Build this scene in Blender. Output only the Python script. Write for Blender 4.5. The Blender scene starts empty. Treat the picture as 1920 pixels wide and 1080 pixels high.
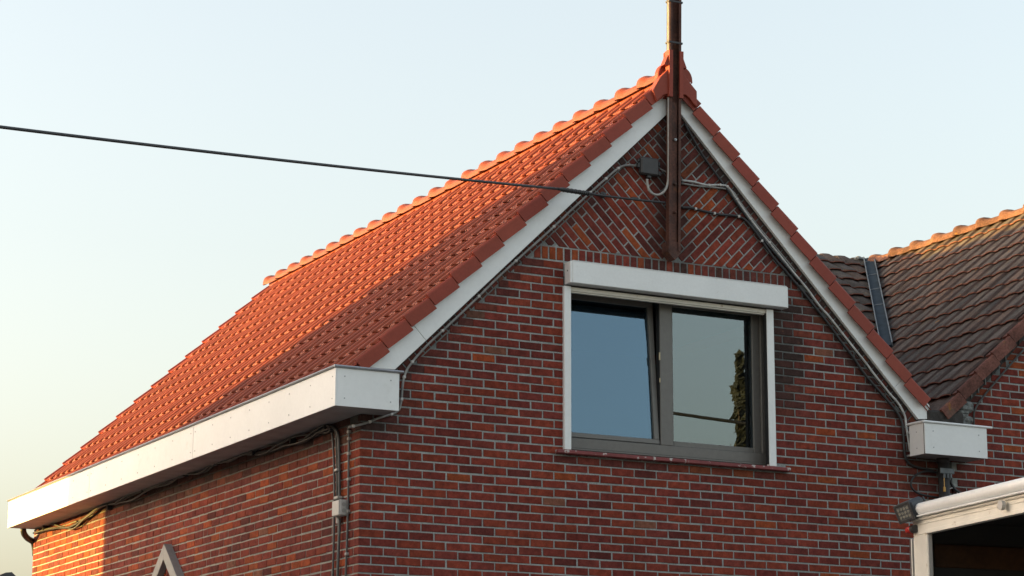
import bpy, math, random
from mathutils import Vector, Matrix

scene = bpy.context.scene
col = scene.collection
rad = math.radians
GROUND = -4.15            # the yard lies 4.15 m below the brick course taken as height zero

# ------------------------------------------------------------------ camera
R_, U_, F_ = [Vector(v) for v in ((0.88880188, -0.45827889, 0.00341644), (-0.10210261, -0.19074296, 0.97631562), (0.44677318, 0.86809998, 0.21632417))]
CAM = Vector((-7.533756, -17.328547, -2.548186))
FPX = 4385.1446
cd = bpy.data.cameras.new('camera')
cd.sensor_width = 36.0
cd.lens = FPX / 1920 * 36
cd.clip_start = 0.1
cd.clip_end = 5000
cam = bpy.data.objects.new('camera', cd)
m = Matrix((R_, U_, -F_)).transposed().to_4x4()
m.translation = CAM
cam.matrix_world = m
col.objects.link(cam)
scene.camera = cam

def project(P):
    d = Vector(P) - CAM
    z = d.dot(F_)
    return 960 + FPX * d.dot(R_) / z, 540 - FPX * d.dot(U_) / z

# ------------------------------------------------------------------ daylight
SUN_EL = 4.5
SKY_ROT = -63.4
SUN_DY = -0.50
SUN_DIR = Vector((1.0, SUN_DY, -math.tan(rad(SUN_EL)))).normalized()     # the way the sunlight travels
w = bpy.data.worlds.new('World')
scene.world = w
w.use_nodes = True
nt = w.node_tree
bg = nt.nodes['Background']
sky = nt.nodes.new('ShaderNodeTexSky')
sky.sky_type = 'NISHITA'
sky.sun_disc = False
sky.sun_elevation = rad(SUN_EL)
sky.sun_rotation = rad(SKY_ROT)
sky.altitude = 0
sky.air_density = 1.0
sky.dust_density = 5.2
sky.ozone_density = 1.05
hs = nt.nodes.new('ShaderNodeHueSaturation')          # the evening haze pales the blue everywhere
hs.inputs['Saturation'].default_value = 0.62
nt.links.new(sky.outputs[0], hs.inputs['Color'])
tn = nt.nodes.new('ShaderNodeMix'); tn.data_type = 'RGBA'; tn.blend_type = 'MULTIPLY'; tn.inputs[0].default_value = 1
tn.inputs[7].default_value = (1.02, .985, .962, 1)
nt.links.new(hs.outputs[0], tn.inputs[6])
nt.links.new(tn.outputs[2], bg.inputs[0])
bg.inputs[1].default_value = 0.15
sl = bpy.data.lights.new('sun', 'SUN')
sl.energy = 2.4
sl.angle = rad(0.5)
sl.color = (1.0, 0.62, 0.13)
so = bpy.data.objects.new('sun', sl)
so.rotation_euler = SUN_DIR.to_track_quat('-Z', 'Y').to_euler()
so.location = (-30, 3, 8)
col.objects.link(so)
vs = scene.view_settings
vs.view_transform = 'Standard'
vs.look = 'None'
vs.gamma = 1
vs.use_curve_mapping = False
vs.exposure = 2.65

# ------------------------------------------------------------------ helpers
class MB:
    """collects polygons with a material slot and a tint each; build() links them as one mesh object"""
    def __init__(s):
        s.v, s.f, s.mi, s.c = [], [], [], []
    def add(s, verts, faces, mi=0, c=None):
        b = len(s.v)
        s.v += [tuple(p) for p in verts]
        for f in faces:
            s.f.append(tuple(i + b for i in f)); s.mi.append(mi); s.c.append(c)
        return s
    def box(s, lo, hi, mi=0, M=None, c=None):
        x0, y0, z0 = lo; x1, y1, z1 = hi
        v = [Vector(p) for p in ((x0,y0,z0),(x1,y0,z0),(x1,y1,z0),(x0,y1,z0),(x0,y0,z1),(x1,y0,z1),(x1,y1,z1),(x0,y1,z1))]
        if M is not None: v = [M @ p for p in v]
        return s.add(v, [(0,3,2,1),(4,5,6,7),(0,1,5,4),(1,2,6,5),(2,3,7,6),(3,0,4,7)], mi, c)
    def bbox(s, lo, hi, b=0.004, mi=0, M=None):
        """box with chamfered edges"""
        lo = Vector(lo); hi = Vector(hi)
        vs_ = []; idx = {}
        for ax in range(3):
            for sx in (0,1):
                for sy in (0,1):
                    for sz in (0,1):
                        sg = (sx, sy, sz)
                        p = [ (hi[k] if sg[k] else lo[k]) for k in range(3)]
                        for k in range(3):
                            if k != ax: p[k] += -b if sg[k] else b
                        idx[(ax, sg)] = len(vs_); vs_.append(Vector(p))
        F = []
        o = [(1,2),(2,0),(0,1)]
        for ax in range(3):
            i, j = o[ax]
            for sd in (0,1):
                q = []
                for a, b_ in ((0,0),(1,0),(1,1),(0,1)):
                    sg = [0,0,0]; sg[ax] = sd; sg[i] = a; sg[j] = b_
                    q.append(idx[(ax, tuple(sg))])
                F.append(q if sd else q[::-1])
        for ax in range(3):          # edges running along ax
            i, j = o[ax]
            for a in (0,1):
                for b_ in (0,1):
                    s0 = [0,0,0]; s0[i] = a; s0[j] = b_
                    s1 = list(s0); s1[ax] = 1
                    q = [idx[(i, tuple(s0))], idx[(i, tuple(s1))], idx[(j, tuple(s1))], idx[(j, tuple(s0))]]
                    F.append(q if a != b_ else q[::-1])
        for sx in (0,1):
            for sy in (0,1):
                for sz in (0,1):
                    F.append([idx[(k, (sx,sy,sz))] for k in range(3)])
        if M is not None: vs_ = [M @ p for p in vs_]
        return s.add(vs_, F, mi)
    def prism(s, poly, fn, d0, d1, mi=0, ch=0.0, c=None):
        """convex or plain polygon in (u,w), mapped by fn(u,w,n), from n=d0 (front, inset by ch) back to n=d1"""
        n = len(poly)
        front = inset(poly, ch) if ch else poly
        V = [fn(u, q, d0) for u, q in front]
        F = [tuple(range(n))]
        ring = 0
        if ch:
            V += [fn(u, q, d0 - ch) for u, q in poly]
            F += [(i, n+i, n+(i+1) % n, (i+1) % n) for i in range(n)]
            ring = n
        b = len(V)
        V += [fn(u, q, d1) for u, q in poly]
        F += [(ring+i, b+i, b+(i+1) % n, ring+(i+1) % n) for i in range(n)]
        F.append(tuple(b+i for i in range(n-1, -1, -1)))
        return s.add(V, F, mi, c)
    def tube(s, pts, r, n=8, mi=0, smooth=3, caps=True):
        P = spline(pts, smooth) if smooth > 1 else [Vector(p) for p in pts]
        rr = r if callable(r) else (lambda t: r)
        T0 = (P[1]-P[0]).normalized()
        up = Vector((0,0,1)) if abs(T0.z) < .9 else Vector((0,1,0))
        N = T0.cross(up).normalized()
        V = []; F = []
        for i, p in enumerate(P):
            T = ((P[min(i+1,len(P)-1)] - P[max(i-1,0)])).normalized()
            N = (N - T * N.dot(T)).normalized()
            B = T.cross(N)
            R = rr(i/(len(P)-1))
            for k in range(n):
                a = 2*math.pi*k/n
                V.append(p + N*(R*math.cos(a)) + B*(R*math.sin(a)))
        for i in range(len(P)-1):
            for k in range(n):
                a, b = i*n+k, i*n+(k+1) % n
                F.append((a, b, b+n, a+n))
        if caps:
            F.append(tuple(range(n-1,-1,-1))); F.append(tuple((len(P)-1)*n+k for k in range(n)))
        return s.add(V, F, mi)
    def mesh(s, name, mats, smooth=False):
        me = bpy.data.meshes.new(name)
        me.from_pydata(s.v, [], s.f)
        for mt in mats: me.materials.append(mt)
        if len(mats) > 1: me.polygons.foreach_set('material_index', s.mi)
        if any(c is not None for c in s.c):
            at = me.color_attributes.new('tint', 'FLOAT_COLOR', 'CORNER')
            buf = []
            for p, c in zip(me.polygons, s.c):
                c = c or (1,1,1)
                buf += [c[0], c[1], c[2], 1.0] * p.loop_total
            at.data.foreach_set('color', buf)
        if smooth: me.polygons.foreach_set('use_smooth', [True]*len(me.polygons))
        me.update()
        return me
    def build(s, name, mats, parent=None, smooth=False, **kw):
        if not isinstance(mats, (list, tuple)): mats = [mats]
        return obj(name, s.mesh(name, mats, smooth), parent, **kw)

BASE = {}
def obj(name, me, parent=None, M=None, color=None, **kw):
    o = bpy.data.objects.new(name, me)
    if M is not None: o.matrix_world = M
    col.objects.link(o)
    if parent is not None: attach(o, parent)
    if color is not None: o.color = (color[0], color[1], color[2], 1)
    for k, v in kw.items(): o[k] = v
    return o
def attach(o, parent):
    o.parent = parent
    if parent.name in BASE: o.matrix_parent_inverse = BASE[parent.name]
def thing(name, label, cat, loc, group=None):
    o = bpy.data.objects.new(name, None)
    o.empty_display_size = .2
    o.location = loc
    col.objects.link(o)
    BASE[o.name] = Matrix.Translation(-Vector(loc))
    o['label'] = label; o['category'] = cat
    if group: o['group'] = group
    return o
def tag(o, label, cat, group=None):
    o['label'] = label; o['category'] = cat
    if group: o['group'] = group
    return o

def inset(poly, d):
    n = len(poly)
    A = sum(poly[i][0]*poly[(i+1)%n][1]-poly[(i+1)%n][0]*poly[i][1] for i in range(n))
    sg = 1 if A > 0 else -1
    L = []
    for i in range(n):
        a = Vector(poly[i]); b = Vector(poly[(i+1) % n])
        e = (b-a)
        if e.length < 1e-7: e = Vector((1e-7, 0))
        e.normalize()
        nn = Vector((-e.y, e.x))*sg
        L.append((a + nn*d, e))
    out = []
    for i in range(n):
        p, e = L[i-1]; q, g = L[i]
        den = e.x*g.y - e.y*g.x
        if abs(den) < 1e-4: out.append((q.x, q.y)); continue
        t = ((q.x-p.x)*g.y - (q.y-p.y)*g.x)/den
        r = p + e*t
        if (r-Vector(poly[i])).length > 4*d: r = Vector(poly[i]) + (r-Vector(poly[i])).normalized()*4*d
        out.append((r.x, r.y))
    return out
def clip(poly, planes):
    """keep the side a*u + b*w <= c"""
    for a, b, c in planes:
        out = []
        n = len(poly)
        for i in range(n):
            P, Q = poly[i], poly[(i+1) % n]
            dp = a*P[0]+b*P[1]-c; dq = a*Q[0]+b*Q[1]-c
            if dp <= 0: out.append(P)
            if dp*dq < 0:
                t = dp/(dp-dq); out.append((P[0]+(Q[0]-P[0])*t, P[1]+(Q[1]-P[1])*t))
        poly = out
        if len(poly) < 3: return []
    return poly
def area(poly):
    n = len(poly)
    return abs(sum(poly[i][0]*poly[(i+1)%n][1]-poly[(i+1)%n][0]*poly[i][1] for i in range(n)))/2
def clean(poly, eps=.002):
    out = [p for i, p in enumerate(poly) if (Vector(p)-Vector(poly[i-1])).length > eps]
    return out
def spline(pts, k):
    P = [Vector(p) for p in pts]
    if len(P) < 3: return P
    out = []
    for i in range(len(P)-1):
        p0 = P[max(i-1,0)]; p1 = P[i]; p2 = P[i+1]; p3 = P[min(i+2,len(P)-1)]
        for j in range(k):
            t = j/k
            out.append(.5*((2*p1)+(p2-p0)*t+(2*p0-5*p1+4*p2-p3)*t*t+(3*p1-p0-3*p2+p3)*t**3))
    out.append(P[-1])
    return out
def smoothstep(a, b, x):
    t = max(0., min(1., (x-a)/(b-a)))
    return t*t*(3-2*t)

# ------------------------------------------------------------------ materials
def mat(name, base, rough=.6, src=None, mottle=None, bump=None, metal=0.0, spec=None, patches=()):
    """base colour, or src='object' (object colour) / 'tint' (face tint); mottle=(scale, low, high); bump=(scale, strength);
    patches: (scale, threshold, softness, colour, amount) blotches laid over it"""
    m = bpy.data.materials.new(name); m.use_nodes = True
    t = m.node_tree; N = t.nodes; L = t.links
    b = N['Principled BSDF']
    b.inputs['Roughness'].default_value = rough
    b.inputs['Metallic'].default_value = metal
    if spec is not None: b.inputs['Specular IOR Level'].default_value = spec
    geo = N.new('ShaderNodeNewGeometry'); pos = geo.outputs['Position']
    if src == 'object':
        c = N.new('ShaderNodeObjectInfo').outputs['Color']
    elif src == 'tint':
        a = N.new('ShaderNodeVertexColor'); a.layer_name = 'tint'; c = a.outputs['Color']
    else:
        rgb = N.new('ShaderNodeRGB'); rgb.outputs[0].default_value = (*base, 1); c = rgb.outputs[0]
    if src and base is not None:
        mx = N.new('ShaderNodeMix'); mx.data_type = 'RGBA'; mx.blend_type = 'MULTIPLY'; mx.inputs[0].default_value = 1
        L.new(c, mx.inputs[6]); mx.inputs[7].default_value = (*base, 1); c = mx.outputs[2]
    def noise(scale, detail=6, rough_=.6, off=0.):
        n = N.new('ShaderNodeTexNoise'); n.inputs['Scale'].default_value = scale; n.inputs['Detail'].default_value = detail
        n.inputs['Roughness'].default_value = rough_
        if off:
            ad = N.new('ShaderNodeVectorMath'); ad.operation = 'ADD'; ad.inputs[1].default_value = (off, off*1.7, off*.6)
            L.new(pos, ad.inputs[0]); L.new(ad.outputs[0], n.inputs['Vector'])
        else: L.new(pos, n.inputs['Vector'])
        return n.outputs['Fac']
    for k, (sc, lo, hi) in enumerate(mottle or ()):
        mr = N.new('ShaderNodeMapRange'); mr.inputs[1].default_value = .3; mr.inputs[2].default_value = .7
        mr.inputs[3].default_value = lo; mr.inputs[4].default_value = hi
        L.new(noise(sc, off=3.1*(k+1)), mr.inputs[0])
        mx = N.new('ShaderNodeVectorMath'); mx.operation = 'SCALE'
        L.new(c, mx.inputs[0]); L.new(mr.outputs[0], mx.inputs['Scale']); c = mx.outputs[0]
    for k, (sc, th, sf, pc, am) in enumerate(patches):
        mr = N.new('ShaderNodeMapRange'); mr.inputs[1].default_value = th; mr.inputs[2].default_value = th+sf
        mr.inputs[3].default_value = 0; mr.inputs[4].default_value = am
        L.new(noise(sc, 5, .6, 11.3*(k+1)), mr.inputs[0])
        mx = N.new('ShaderNodeMix'); mx.data_type = 'RGBA'
        L.new(mr.outputs[0], mx.inputs[0]); L.new(c, mx.inputs[6]); mx.inputs[7].default_value = (*pc, 1); c = mx.outputs[2]
    L.new(c, b.inputs['Base Color'])
    if bump:
        bp = N.new('ShaderNodeBump'); bp.inputs['Strength'].default_value = bump[1]; bp.inputs['Distance'].default_value = .01
        L.new(noise(bump[0], 8, .65, 7.7), bp.inputs['Height']); L.new(bp.outputs[0], b.inputs['Normal'])
    return m

BRICKKW = dict(rough=.85, mottle=((1.1, .80, 1.12), (17, .68, 1.28), (70, .8, 1.2)), bump=(160, .5), spec=.12,
               patches=((19, .67, .05, (.25, .10, .06), .5), (23, .66, .05, (.04, .025, .022), .55)))
M_tile_p = mat("red concrete tile plain", (.255,.050,.031), rough=.5, mottle=((1.7, .88, 1.1), (9, .93, 1.06), (60, .9, 1.07)), bump=(300, .12), spec=.22)
M_brass2 = mat("hinge metal", (.45,.38,.25), rough=.4, metal=.5)
M_brick = mat('brick clay', None, src='object', **BRICKKW)
M_brick_t = mat('brick clay joined', None, src='tint', **BRICKKW)
M_mortar = mat('grey mortar', (.355, .375, .365), src='tint', rough=.95, mottle=((9, .7, 1.15), (120, .7, 1.2)), bump=(220, .6), spec=.1)
M_mortar_p = mat('plain mortar', (.30, .29, .27), rough=.95, mottle=((9, .7, 1.15), (120, .7, 1.2)), bump=(220, .6), spec=.1)
TILEKW = dict(rough=.5, mottle=((1.7, .88, 1.1), (9, .93, 1.06), (60, .9, 1.07)), bump=(300, .12), spec=.22)
M_tile = mat('red concrete tile', None, src='object', **TILEKW)
M_tile_t = mat('red concrete tile joined', None, src='tint', **TILEKW)
OLDKW = dict(rough=.8, mottle=((5, .6, 1.4), (45, .6, 1.35)), bump=(120, .6), spec=.25,
             patches=((4, .60, .1, (.10, .085, .06), .6), (7, .66, .05, (.30, .13, .02), .75), (60, .68, .05, (.25, .24, .2), .6)))
M_old = mat('weathered tile', None, src='object', **OLDKW)
M_old_t = mat('weathered tile joined', None, src='tint', **OLDKW)
M_white = mat('white board', (.765,.78,.78), rough=.4, mottle=((1.2, .93, 1.03), (25, .97, 1.02)), patches=((5, .62, .15, (.5, .49, .45), .25),))
M_pvc = mat('white painted aluminium', (.76,.775,.775), rough=.3, mottle=((2, .93, 1.03), (40, .96, 1.02)), patches=((11, .66, .08, (.5, .47, .42), .35),))
M_cream = mat('cream painted steel', (.77, .75, .68), rough=.45, mottle=((2.5, .85, 1.08),), patches=((14, .66, .06, (.33, .24, .15), .55), (50, .71, .04, (.2, .12, .07), .7)), bump=(60, .1))
M_trim = mat('zinc trim', (.30, .31, .33), rough=.35, metal=.6, mottle=((8, .8, 1.15),))
M_soffit = mat('grey soffit board', (.33, .33, .33), rough=.6, mottle=((5, .75, 1.15),), patches=((3, .6, .15, (.12, .11, .1), .5),))
M_screw = mat('screw head', (.35, .36, .38), rough=.4, metal=.3)
M_frame = mat('grey window frame', (.135, .128, .118), rough=.45, mottle=((30, .92, 1.06),))
M_rubber = mat('black gasket', (.012, .012, .013), rough=.6)
M_sill = mat('red clay sill', (.20,.045,.045), rough=.7, mottle=((12, .75, 1.2),), patches=((16, .585, .03, (.5, .48, .45), .85),), bump=(90, .3))
M_rust = mat('rusty steel', (.075, .028, .018), rough=.75, mottle=((6, .55, 1.5), (45, .6, 1.5)), patches=((9, .6, .1, (.16, .055, .02), .6), (5, .62, .1, (.02, .016, .015), .7)), bump=(80, .4))
M_black = mat('black cable sheath', (.018, .018, .02), rough=.5, mottle=((30, .7, 1.5),))
M_dark = mat('dark grey plastic', (.035, .034, .036), rough=.55, mottle=((20, .8, 1.2),))
M_greyc = mat('grey cable sheath', (.22, .215, .205), rough=.55, mottle=((18, .6, 1.25),))
M_silver = mat('pale cable sheath', (.50, .50, .49), rough=.4, mottle=((14, .6, 1.15),))
M_conduit = mat('grey plastic conduit', (.34, .33, .31), rough=.5, mottle=((25, .8, 1.1),))
M_pipe = mat('dark grey conduit', (.085, .088, .09), rough=.5, mottle=((20, .75, 1.25),))
M_gbox = mat('light grey plastic box', (.46, .45, .43), rough=.5, mottle=((30, .92, 1.04),))
M_lead = mat('blue grey lead', (.022,.034,.046), rough=.7, spec=.15, mottle=((9, .75, 1.3),))
M_zinc = mat('pale zinc edge', (.13,.15,.165), rough=.6, mottle=((12, .7, 1.2),))
M_foam = mat('grey mortar lump', (.17,.18,.175), rough=.95, mottle=((25, .4, 1.5),), bump=(50, 1.0))
M_stone = mat('grey painted stone', (.27, .275, .27), rough=.6, mottle=((20, .9, 1.1),), bump=(120, .2))
M_room = mat('dim room plaster', (.10, .10, .10), rough=.9)
M_ground = mat('paved yard', (.16, .155, .145), rough=.9, mottle=((.8, .75, 1.2), (12, .85, 1.15)), bump=(30, .3))
M_wood = mat('wooden board', (.06,.027,.011), rough=.6, mottle=((3, .6, 1.4), (30, .8, 1.2)))
M_inside = mat('dark box lining', (.03, .032, .033), rough=.7)
M_red = mat('red lens', (.42, .03, .025), rough=.25)
M_tyre = mat('tyre rubber', (.02, .02, .02), rough=.85)
M_steel = mat('bright steel', (.5, .5, .5), rough=.3, metal=.9)
M_brass = mat('yellow connector', (.5, .27, .05), rough=.4)
M_led = mat('led reflector', (.24,.235,.20), rough=.25)
M_leaf = mat('poplar leaf', (.014, .019, .013), rough=.6, mottle=((3, .6, 1.5),))  # leaf colour darkened to stand for the shade on these trees
M_bark = mat('bark', (.08, .065, .05), rough=.9, bump=(40, .8))
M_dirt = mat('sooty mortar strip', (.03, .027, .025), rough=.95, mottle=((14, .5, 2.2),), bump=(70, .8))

M_greyc2 = mat('dull grey cable sheath', (.055,.053,.05), rough=.6, mottle=((18,.55,1.4),))
M_oldflank = mat('dark tile flank', (.055,.032,.026), rough=.8, mottle=((8,.6,1.4),(60,.7,1.3)))  # roll flanks a darker, redder brown than the lichened tile tops
M_oldedge = mat('worn tile edge', (.17,.055,.032), rough=.8, mottle=((20,.5,1.3),))
M_leaf_pale = mat('hazy poplar leaf', (.03,.037,.037), rough=.8, mottle=((3,.6,1.4),))  # taller poplar: haze and shade put into a greyed, darkened leaf colour
M_old_p = mat('weathered tile plain', (.085,.06,.05), **OLDKW)
M_brick_p = mat('plain red brick', (.19,.05,.03), rough=.85, mottle=((14,.72,1.25),(70,.8,1.2)))
M_lampbody = mat('dark blue grey lamp housing', (.018,.021,.027), rough=.5)
M_slate = mat('dark slate', (.05,.05,.055), rough=.7)

def glass_mat(tint):
    m = bpy.data.materials.new('coated tinted window glass'); m.use_nodes = True
    t = m.node_tree; N = t.nodes; L = t.links
    for n in list(N):
        if n.type != 'OUTPUT_MATERIAL': N.remove(n)
    out = N['Material Output']
    gl = N.new('ShaderNodeBsdfGlossy'); gl.inputs['Roughness'].default_value = 0.004; gl.inputs['Color'].default_value = (*tint, 1)
    tr = N.new('ShaderNodeBsdfTransparent'); tr.inputs['Color'].default_value = (.55, .6, .62, 1)
    fr = N.new('ShaderNodeFresnel'); fr.inputs['IOR'].default_value = 1.52
    ma = N.new('ShaderNodeMath'); ma.operation = 'MULTIPLY_ADD'; ma.inputs[1].default_value = .9; ma.inputs[2].default_value = .085; ma.use_clamp = True
    mx = N.new('ShaderNodeMixShader')
    L.new(fr.outputs[0], ma.inputs[0]); L.new(ma.outputs[0], mx.inputs[0]); L.new(tr.outputs[0], mx.inputs[1]); L.new(gl.outputs[0], mx.inputs[2])
    L.new(mx.outputs[0], out.inputs['Surface'])
    return m
M_glass = glass_mat((.86, .95, 1.0))
M_glass_skytint = glass_mat((.55, .80, 1.0))  # tilted pane: the higher sky's deeper blue is put into its reflection tint

# traced runs of cables and the like, in metres
CO = {
    'silver': [[3.078, -0.022, 2.931], [3.201, -0.022, 2.932], [3.341, -0.022, 2.92], [3.483, -0.022, 2.938], [3.574, -0.022, 2.924], [3.68, -0.022, 2.798], [3.876, -0.022, 2.582], [4.118, -0.022, 2.35], [4.254, -0.022, 2.215], [4.402, -0.022, 2.076], [4.538, -0.022, 1.926], [4.636, -0.022, 1.841], [4.785, -0.022, 1.69], [4.94, -0.022, 1.535], [5.049, -0.022, 1.426], [5.112, -0.022, 1.356], [5.292, -0.022, 1.177], [5.362, -0.022, 1.118], [5.42, -0.022, 1.048], [5.459, -0.022, 0.971], [5.467, -0.022, 0.877], [5.482, -0.022, 0.799], [5.5, -0.022, 0.656]],
    'lower': [[3.08, -0.018, 2.903], [3.259, -0.018, 2.901], [3.457, -0.018, 2.91], [3.61, -0.018, 2.9], [3.7, -0.018, 2.801], [3.901, -0.018, 2.586], [4.139, -0.018, 2.363], [4.286, -0.018, 2.219]],
    'black': [[3.076, -0.02, 2.68], [3.182, -0.02, 2.688], [3.31, -0.02, 2.674], [3.479, -0.02, 2.664], [3.678, -0.02, 2.668], [3.808, -0.02, 2.594], [4.033, -0.02, 2.341], [4.152, -0.02, 2.234], [4.237, -0.02, 2.154], [4.362, -0.02, 2.038], [4.487, -0.02, 1.911], [4.646, -0.02, 1.752], [4.749, -0.02, 1.633], [4.898, -0.02, 1.477], [5.023, -0.02, 1.329], [5.214, -0.02, 1.156], [5.359, -0.02, 1.019], [5.422, -0.02, 0.914], [5.435, -0.02, 0.786], [5.441, -0.02, 0.633], [5.473, -0.02, 0.556], [5.556, -0.02, 0.517], [5.702, -0.02, 0.502], [5.798, -0.02, 0.479]],
    'apexblack': [[3.121, -0.02, 3.465], [3.192, -0.02, 3.354], [3.308, -0.02, 3.19], [3.458, -0.02, 3.02], [3.586, -0.02, 2.876], [3.72, -0.02, 2.723], [3.899, -0.02, 2.525], [4.136, -0.02, 2.302], [4.329, -0.02, 2.124]],
    'leftgrey': [[2.62, -0.022, 3.005], [2.538, -0.022, 3.0], [2.462, -0.022, 2.98], [2.385, -0.022, 2.926], [2.299, -0.022, 2.847], [2.212, -0.022, 2.768], [1.966, -0.022, 2.535], [1.739, -0.022, 2.313], [1.49, -0.022, 2.081], [1.25, -0.022, 1.854], [1.019, -0.022, 1.621], [0.801, -0.022, 1.407], [0.567, -0.022, 1.18], [0.432, -0.022, 1.02], [0.385, -0.022, 0.939], [0.362, -0.022, 0.835], [0.35, -0.022, 0.7], [0.313, -0.022, 0.612], [0.146, -0.022, 0.546], [0.057, -0.022, 0.504], [-0.047, -0.022, 0.47], [-0.113, -0.022, 0.452]],
    'hook': [[2.919, -0.1, 4.581], [2.915, -0.1, 4.276], [2.912, -0.1, 4.074], [2.906, -0.1, 3.822], [2.902, -0.1, 3.473], [2.897, -0.1, 3.076], [2.892, -0.1, 2.904], [2.869, -0.1, 2.812], [2.818, -0.1, 2.757], [2.752, -0.1, 2.739], [2.692, -0.1, 2.771], [2.674, -0.1, 2.842], [2.674, -0.1, 2.871]],
    'boxpole': [[2.834, -0.05, 3.002], [2.873, -0.05, 2.987], [2.917, -0.05, 2.973]],
    'wire': [[2.856, -0.1, 2.679], [2.03, -0.25, 2.62], [1.582, -0.45, 2.564], [-3.909, -3.2, 1.666]],
    'bundle': [[-0.035, 9.317, 0.556], [-0.035, 8.753, 0.542], [-0.035, 8.161, 0.481], [-0.035, 7.715, 0.459], [-0.035, 7.271, 0.495], [-0.035, 6.803, 0.525], [-0.035, 6.344, 0.52], [-0.035, 5.902, 0.532], [-0.035, 5.391, 0.556], [-0.035, 4.734, 0.565], [-0.035, 4.342, 0.587], [-0.035, 3.958, 0.586], [-0.035, 3.584, 0.571], [-0.035, 3.224, 0.596], [-0.035, 2.802, 0.582], [-0.035, 2.393, 0.553], [-0.035, 1.998, 0.545], [-0.035, 1.616, 0.532], [-0.035, 1.247, 0.529], [-0.035, 0.889, 0.535], [-0.035, 0.657, 0.539], [-0.035, 0.519, 0.529]],
    'pipeA': [[-0.02, 1.283, 0.526], [-0.02, 0.924, 0.514], [-0.02, 0.716, 0.54], [-0.02, 0.612, 0.534], [-0.02, 0.552, 0.49], [-0.02, 0.525, 0.405], [-0.02, 0.493, 0.222], [-0.02, 0.469, -0.048], [-0.02, 0.464, -0.357], [-0.02, 0.469, -0.708], [-0.02, 0.469, -1.142]],
    'pipeB': [[-0.022, 1.098, 0.528], [-0.022, 0.804, 0.552], [-0.022, 0.62, 0.553], [-0.022, 0.504, 0.528], [-0.022, 0.456, 0.476], [-0.022, 0.441, 0.394], [-0.022, 0.421, 0.213], [-0.022, 0.4, -0.1]],
    'pipeB2': [[-0.022, 0.342, -0.247], [-0.022, 0.347, -0.369], [-0.022, 0.363, -0.717], [-0.022, 0.375, -1.148]],
    'pipeC': [[-0.02, 0.809, 0.543], [-0.02, 0.613, 0.548], [-0.02, 0.485, 0.512], [-0.02, 0.415, 0.453], [-0.02, 0.393, 0.343], [-0.02, 0.378, 0.163], [-0.02, 0.359, -0.104]],
    'pipeD': [[-0.015, 0.228, 0.494], [-0.015, 0.203, 0.442], [-0.015, 0.2, 0.362], [-0.015, 0.198, 0.211], [-0.015, 0.192, -0.035], [-0.015, 0.198, -0.384], [-0.015, 0.214, -0.729], [-0.015, 0.226, -1.157]],
    'N_cond': [[6.891, -0.02, 1.74], [6.621, -0.02, 1.483], [6.387, -0.02, 1.248], [6.273, -0.02, 1.107], [6.255, -0.02, 0.994], [6.252, -0.02, 0.943]],
    'gut_loop1': [[5.79, -0.03, 0.477], [5.662, -0.03, 0.479], [5.558, -0.03, 0.442], [5.501, -0.03, 0.379], [5.504, -0.03, 0.315], [5.575, -0.03, 0.27], [5.713, -0.03, 0.25], [5.853, -0.03, 0.243]],
    'gut_run': [[5.827, -0.03, 0.47], [5.888, -0.03, 0.464], [5.935, -0.03, 0.417], [5.98, -0.03, 0.346], [6.034, -0.03, 0.314], [6.144, -0.03, 0.296], [6.268, -0.03, 0.289], [6.399, -0.03, 0.297]],
    'gut_run2': [[5.842, -0.025, 0.447], [5.909, -0.025, 0.441], [5.967, -0.025, 0.38], [6.026, -0.025, 0.324], [6.13, -0.025, 0.291], [6.241, -0.025, 0.288]],
    'gut_ring': [[5.982, -0.03, 0.257], [5.926, -0.03, 0.243], [5.91, -0.03, 0.287], [5.931, -0.03, 0.333], [5.98, -0.03, 0.346], [6.016, -0.03, 0.323], [6.02, -0.03, 0.274], [5.987, -0.03, 0.232]],
    'hooks': [[3.846, -2.95, -0.812], [3.857, -2.95, -0.586], [3.911, -2.95, -0.542], [3.962, -2.95, -0.552], [3.985, -2.95, -0.6], [3.989, -2.95, -0.715]],
    'worklight': [3.191, -3.05, -0.361],
    'tree1': [[26.207, -34.516, 9.355], [26.047, -34.875, 6.818], [26.59, -34.669, 6.83]],
    'tree2': [[20.035, -24.587, 6.777], [19.869, -24.812, 5.038]],
    'rwire': [[16.327, -21.84, 5.116], [17.736, -21.442, 4.965], [17.046, -21.639, 5.036]],
    'tip': [9.404, 45.0, 3.543],
}

# ------------------------------------------------------------------ ground
g = MB(); g.add([(-900,-900,GROUND),(900,-900,GROUND),(900,900,GROUND),(-900,900,GROUND)], [(0,1,2,3)])
g.build('ground', M_ground, kind='structure')

# ------------------------------------------------------------------ the house
PW = 0.2239               # stretcher and joint
CH = 0.072                # course and joint
CH2 = 2.057/28            # courses above the reference one
JT = 0.013
HX, HY = 5.985, 9.50      # wall width and depth
CX = 2.985                # ridge line
def zrow(k): return k*CH if k <= 0 else k*CH2
def inL(X): return .965 + .971*(X-.292)          # lower edge of the left bargeboard
def inR(X): return 3.540 - 1.022*(X-3.079)
rng = random.Random(7)

house = thing('brick_house', 'red brick gable house with bright red tiled roof and shuttered window', 'house', (0, 0, GROUND))

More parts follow.
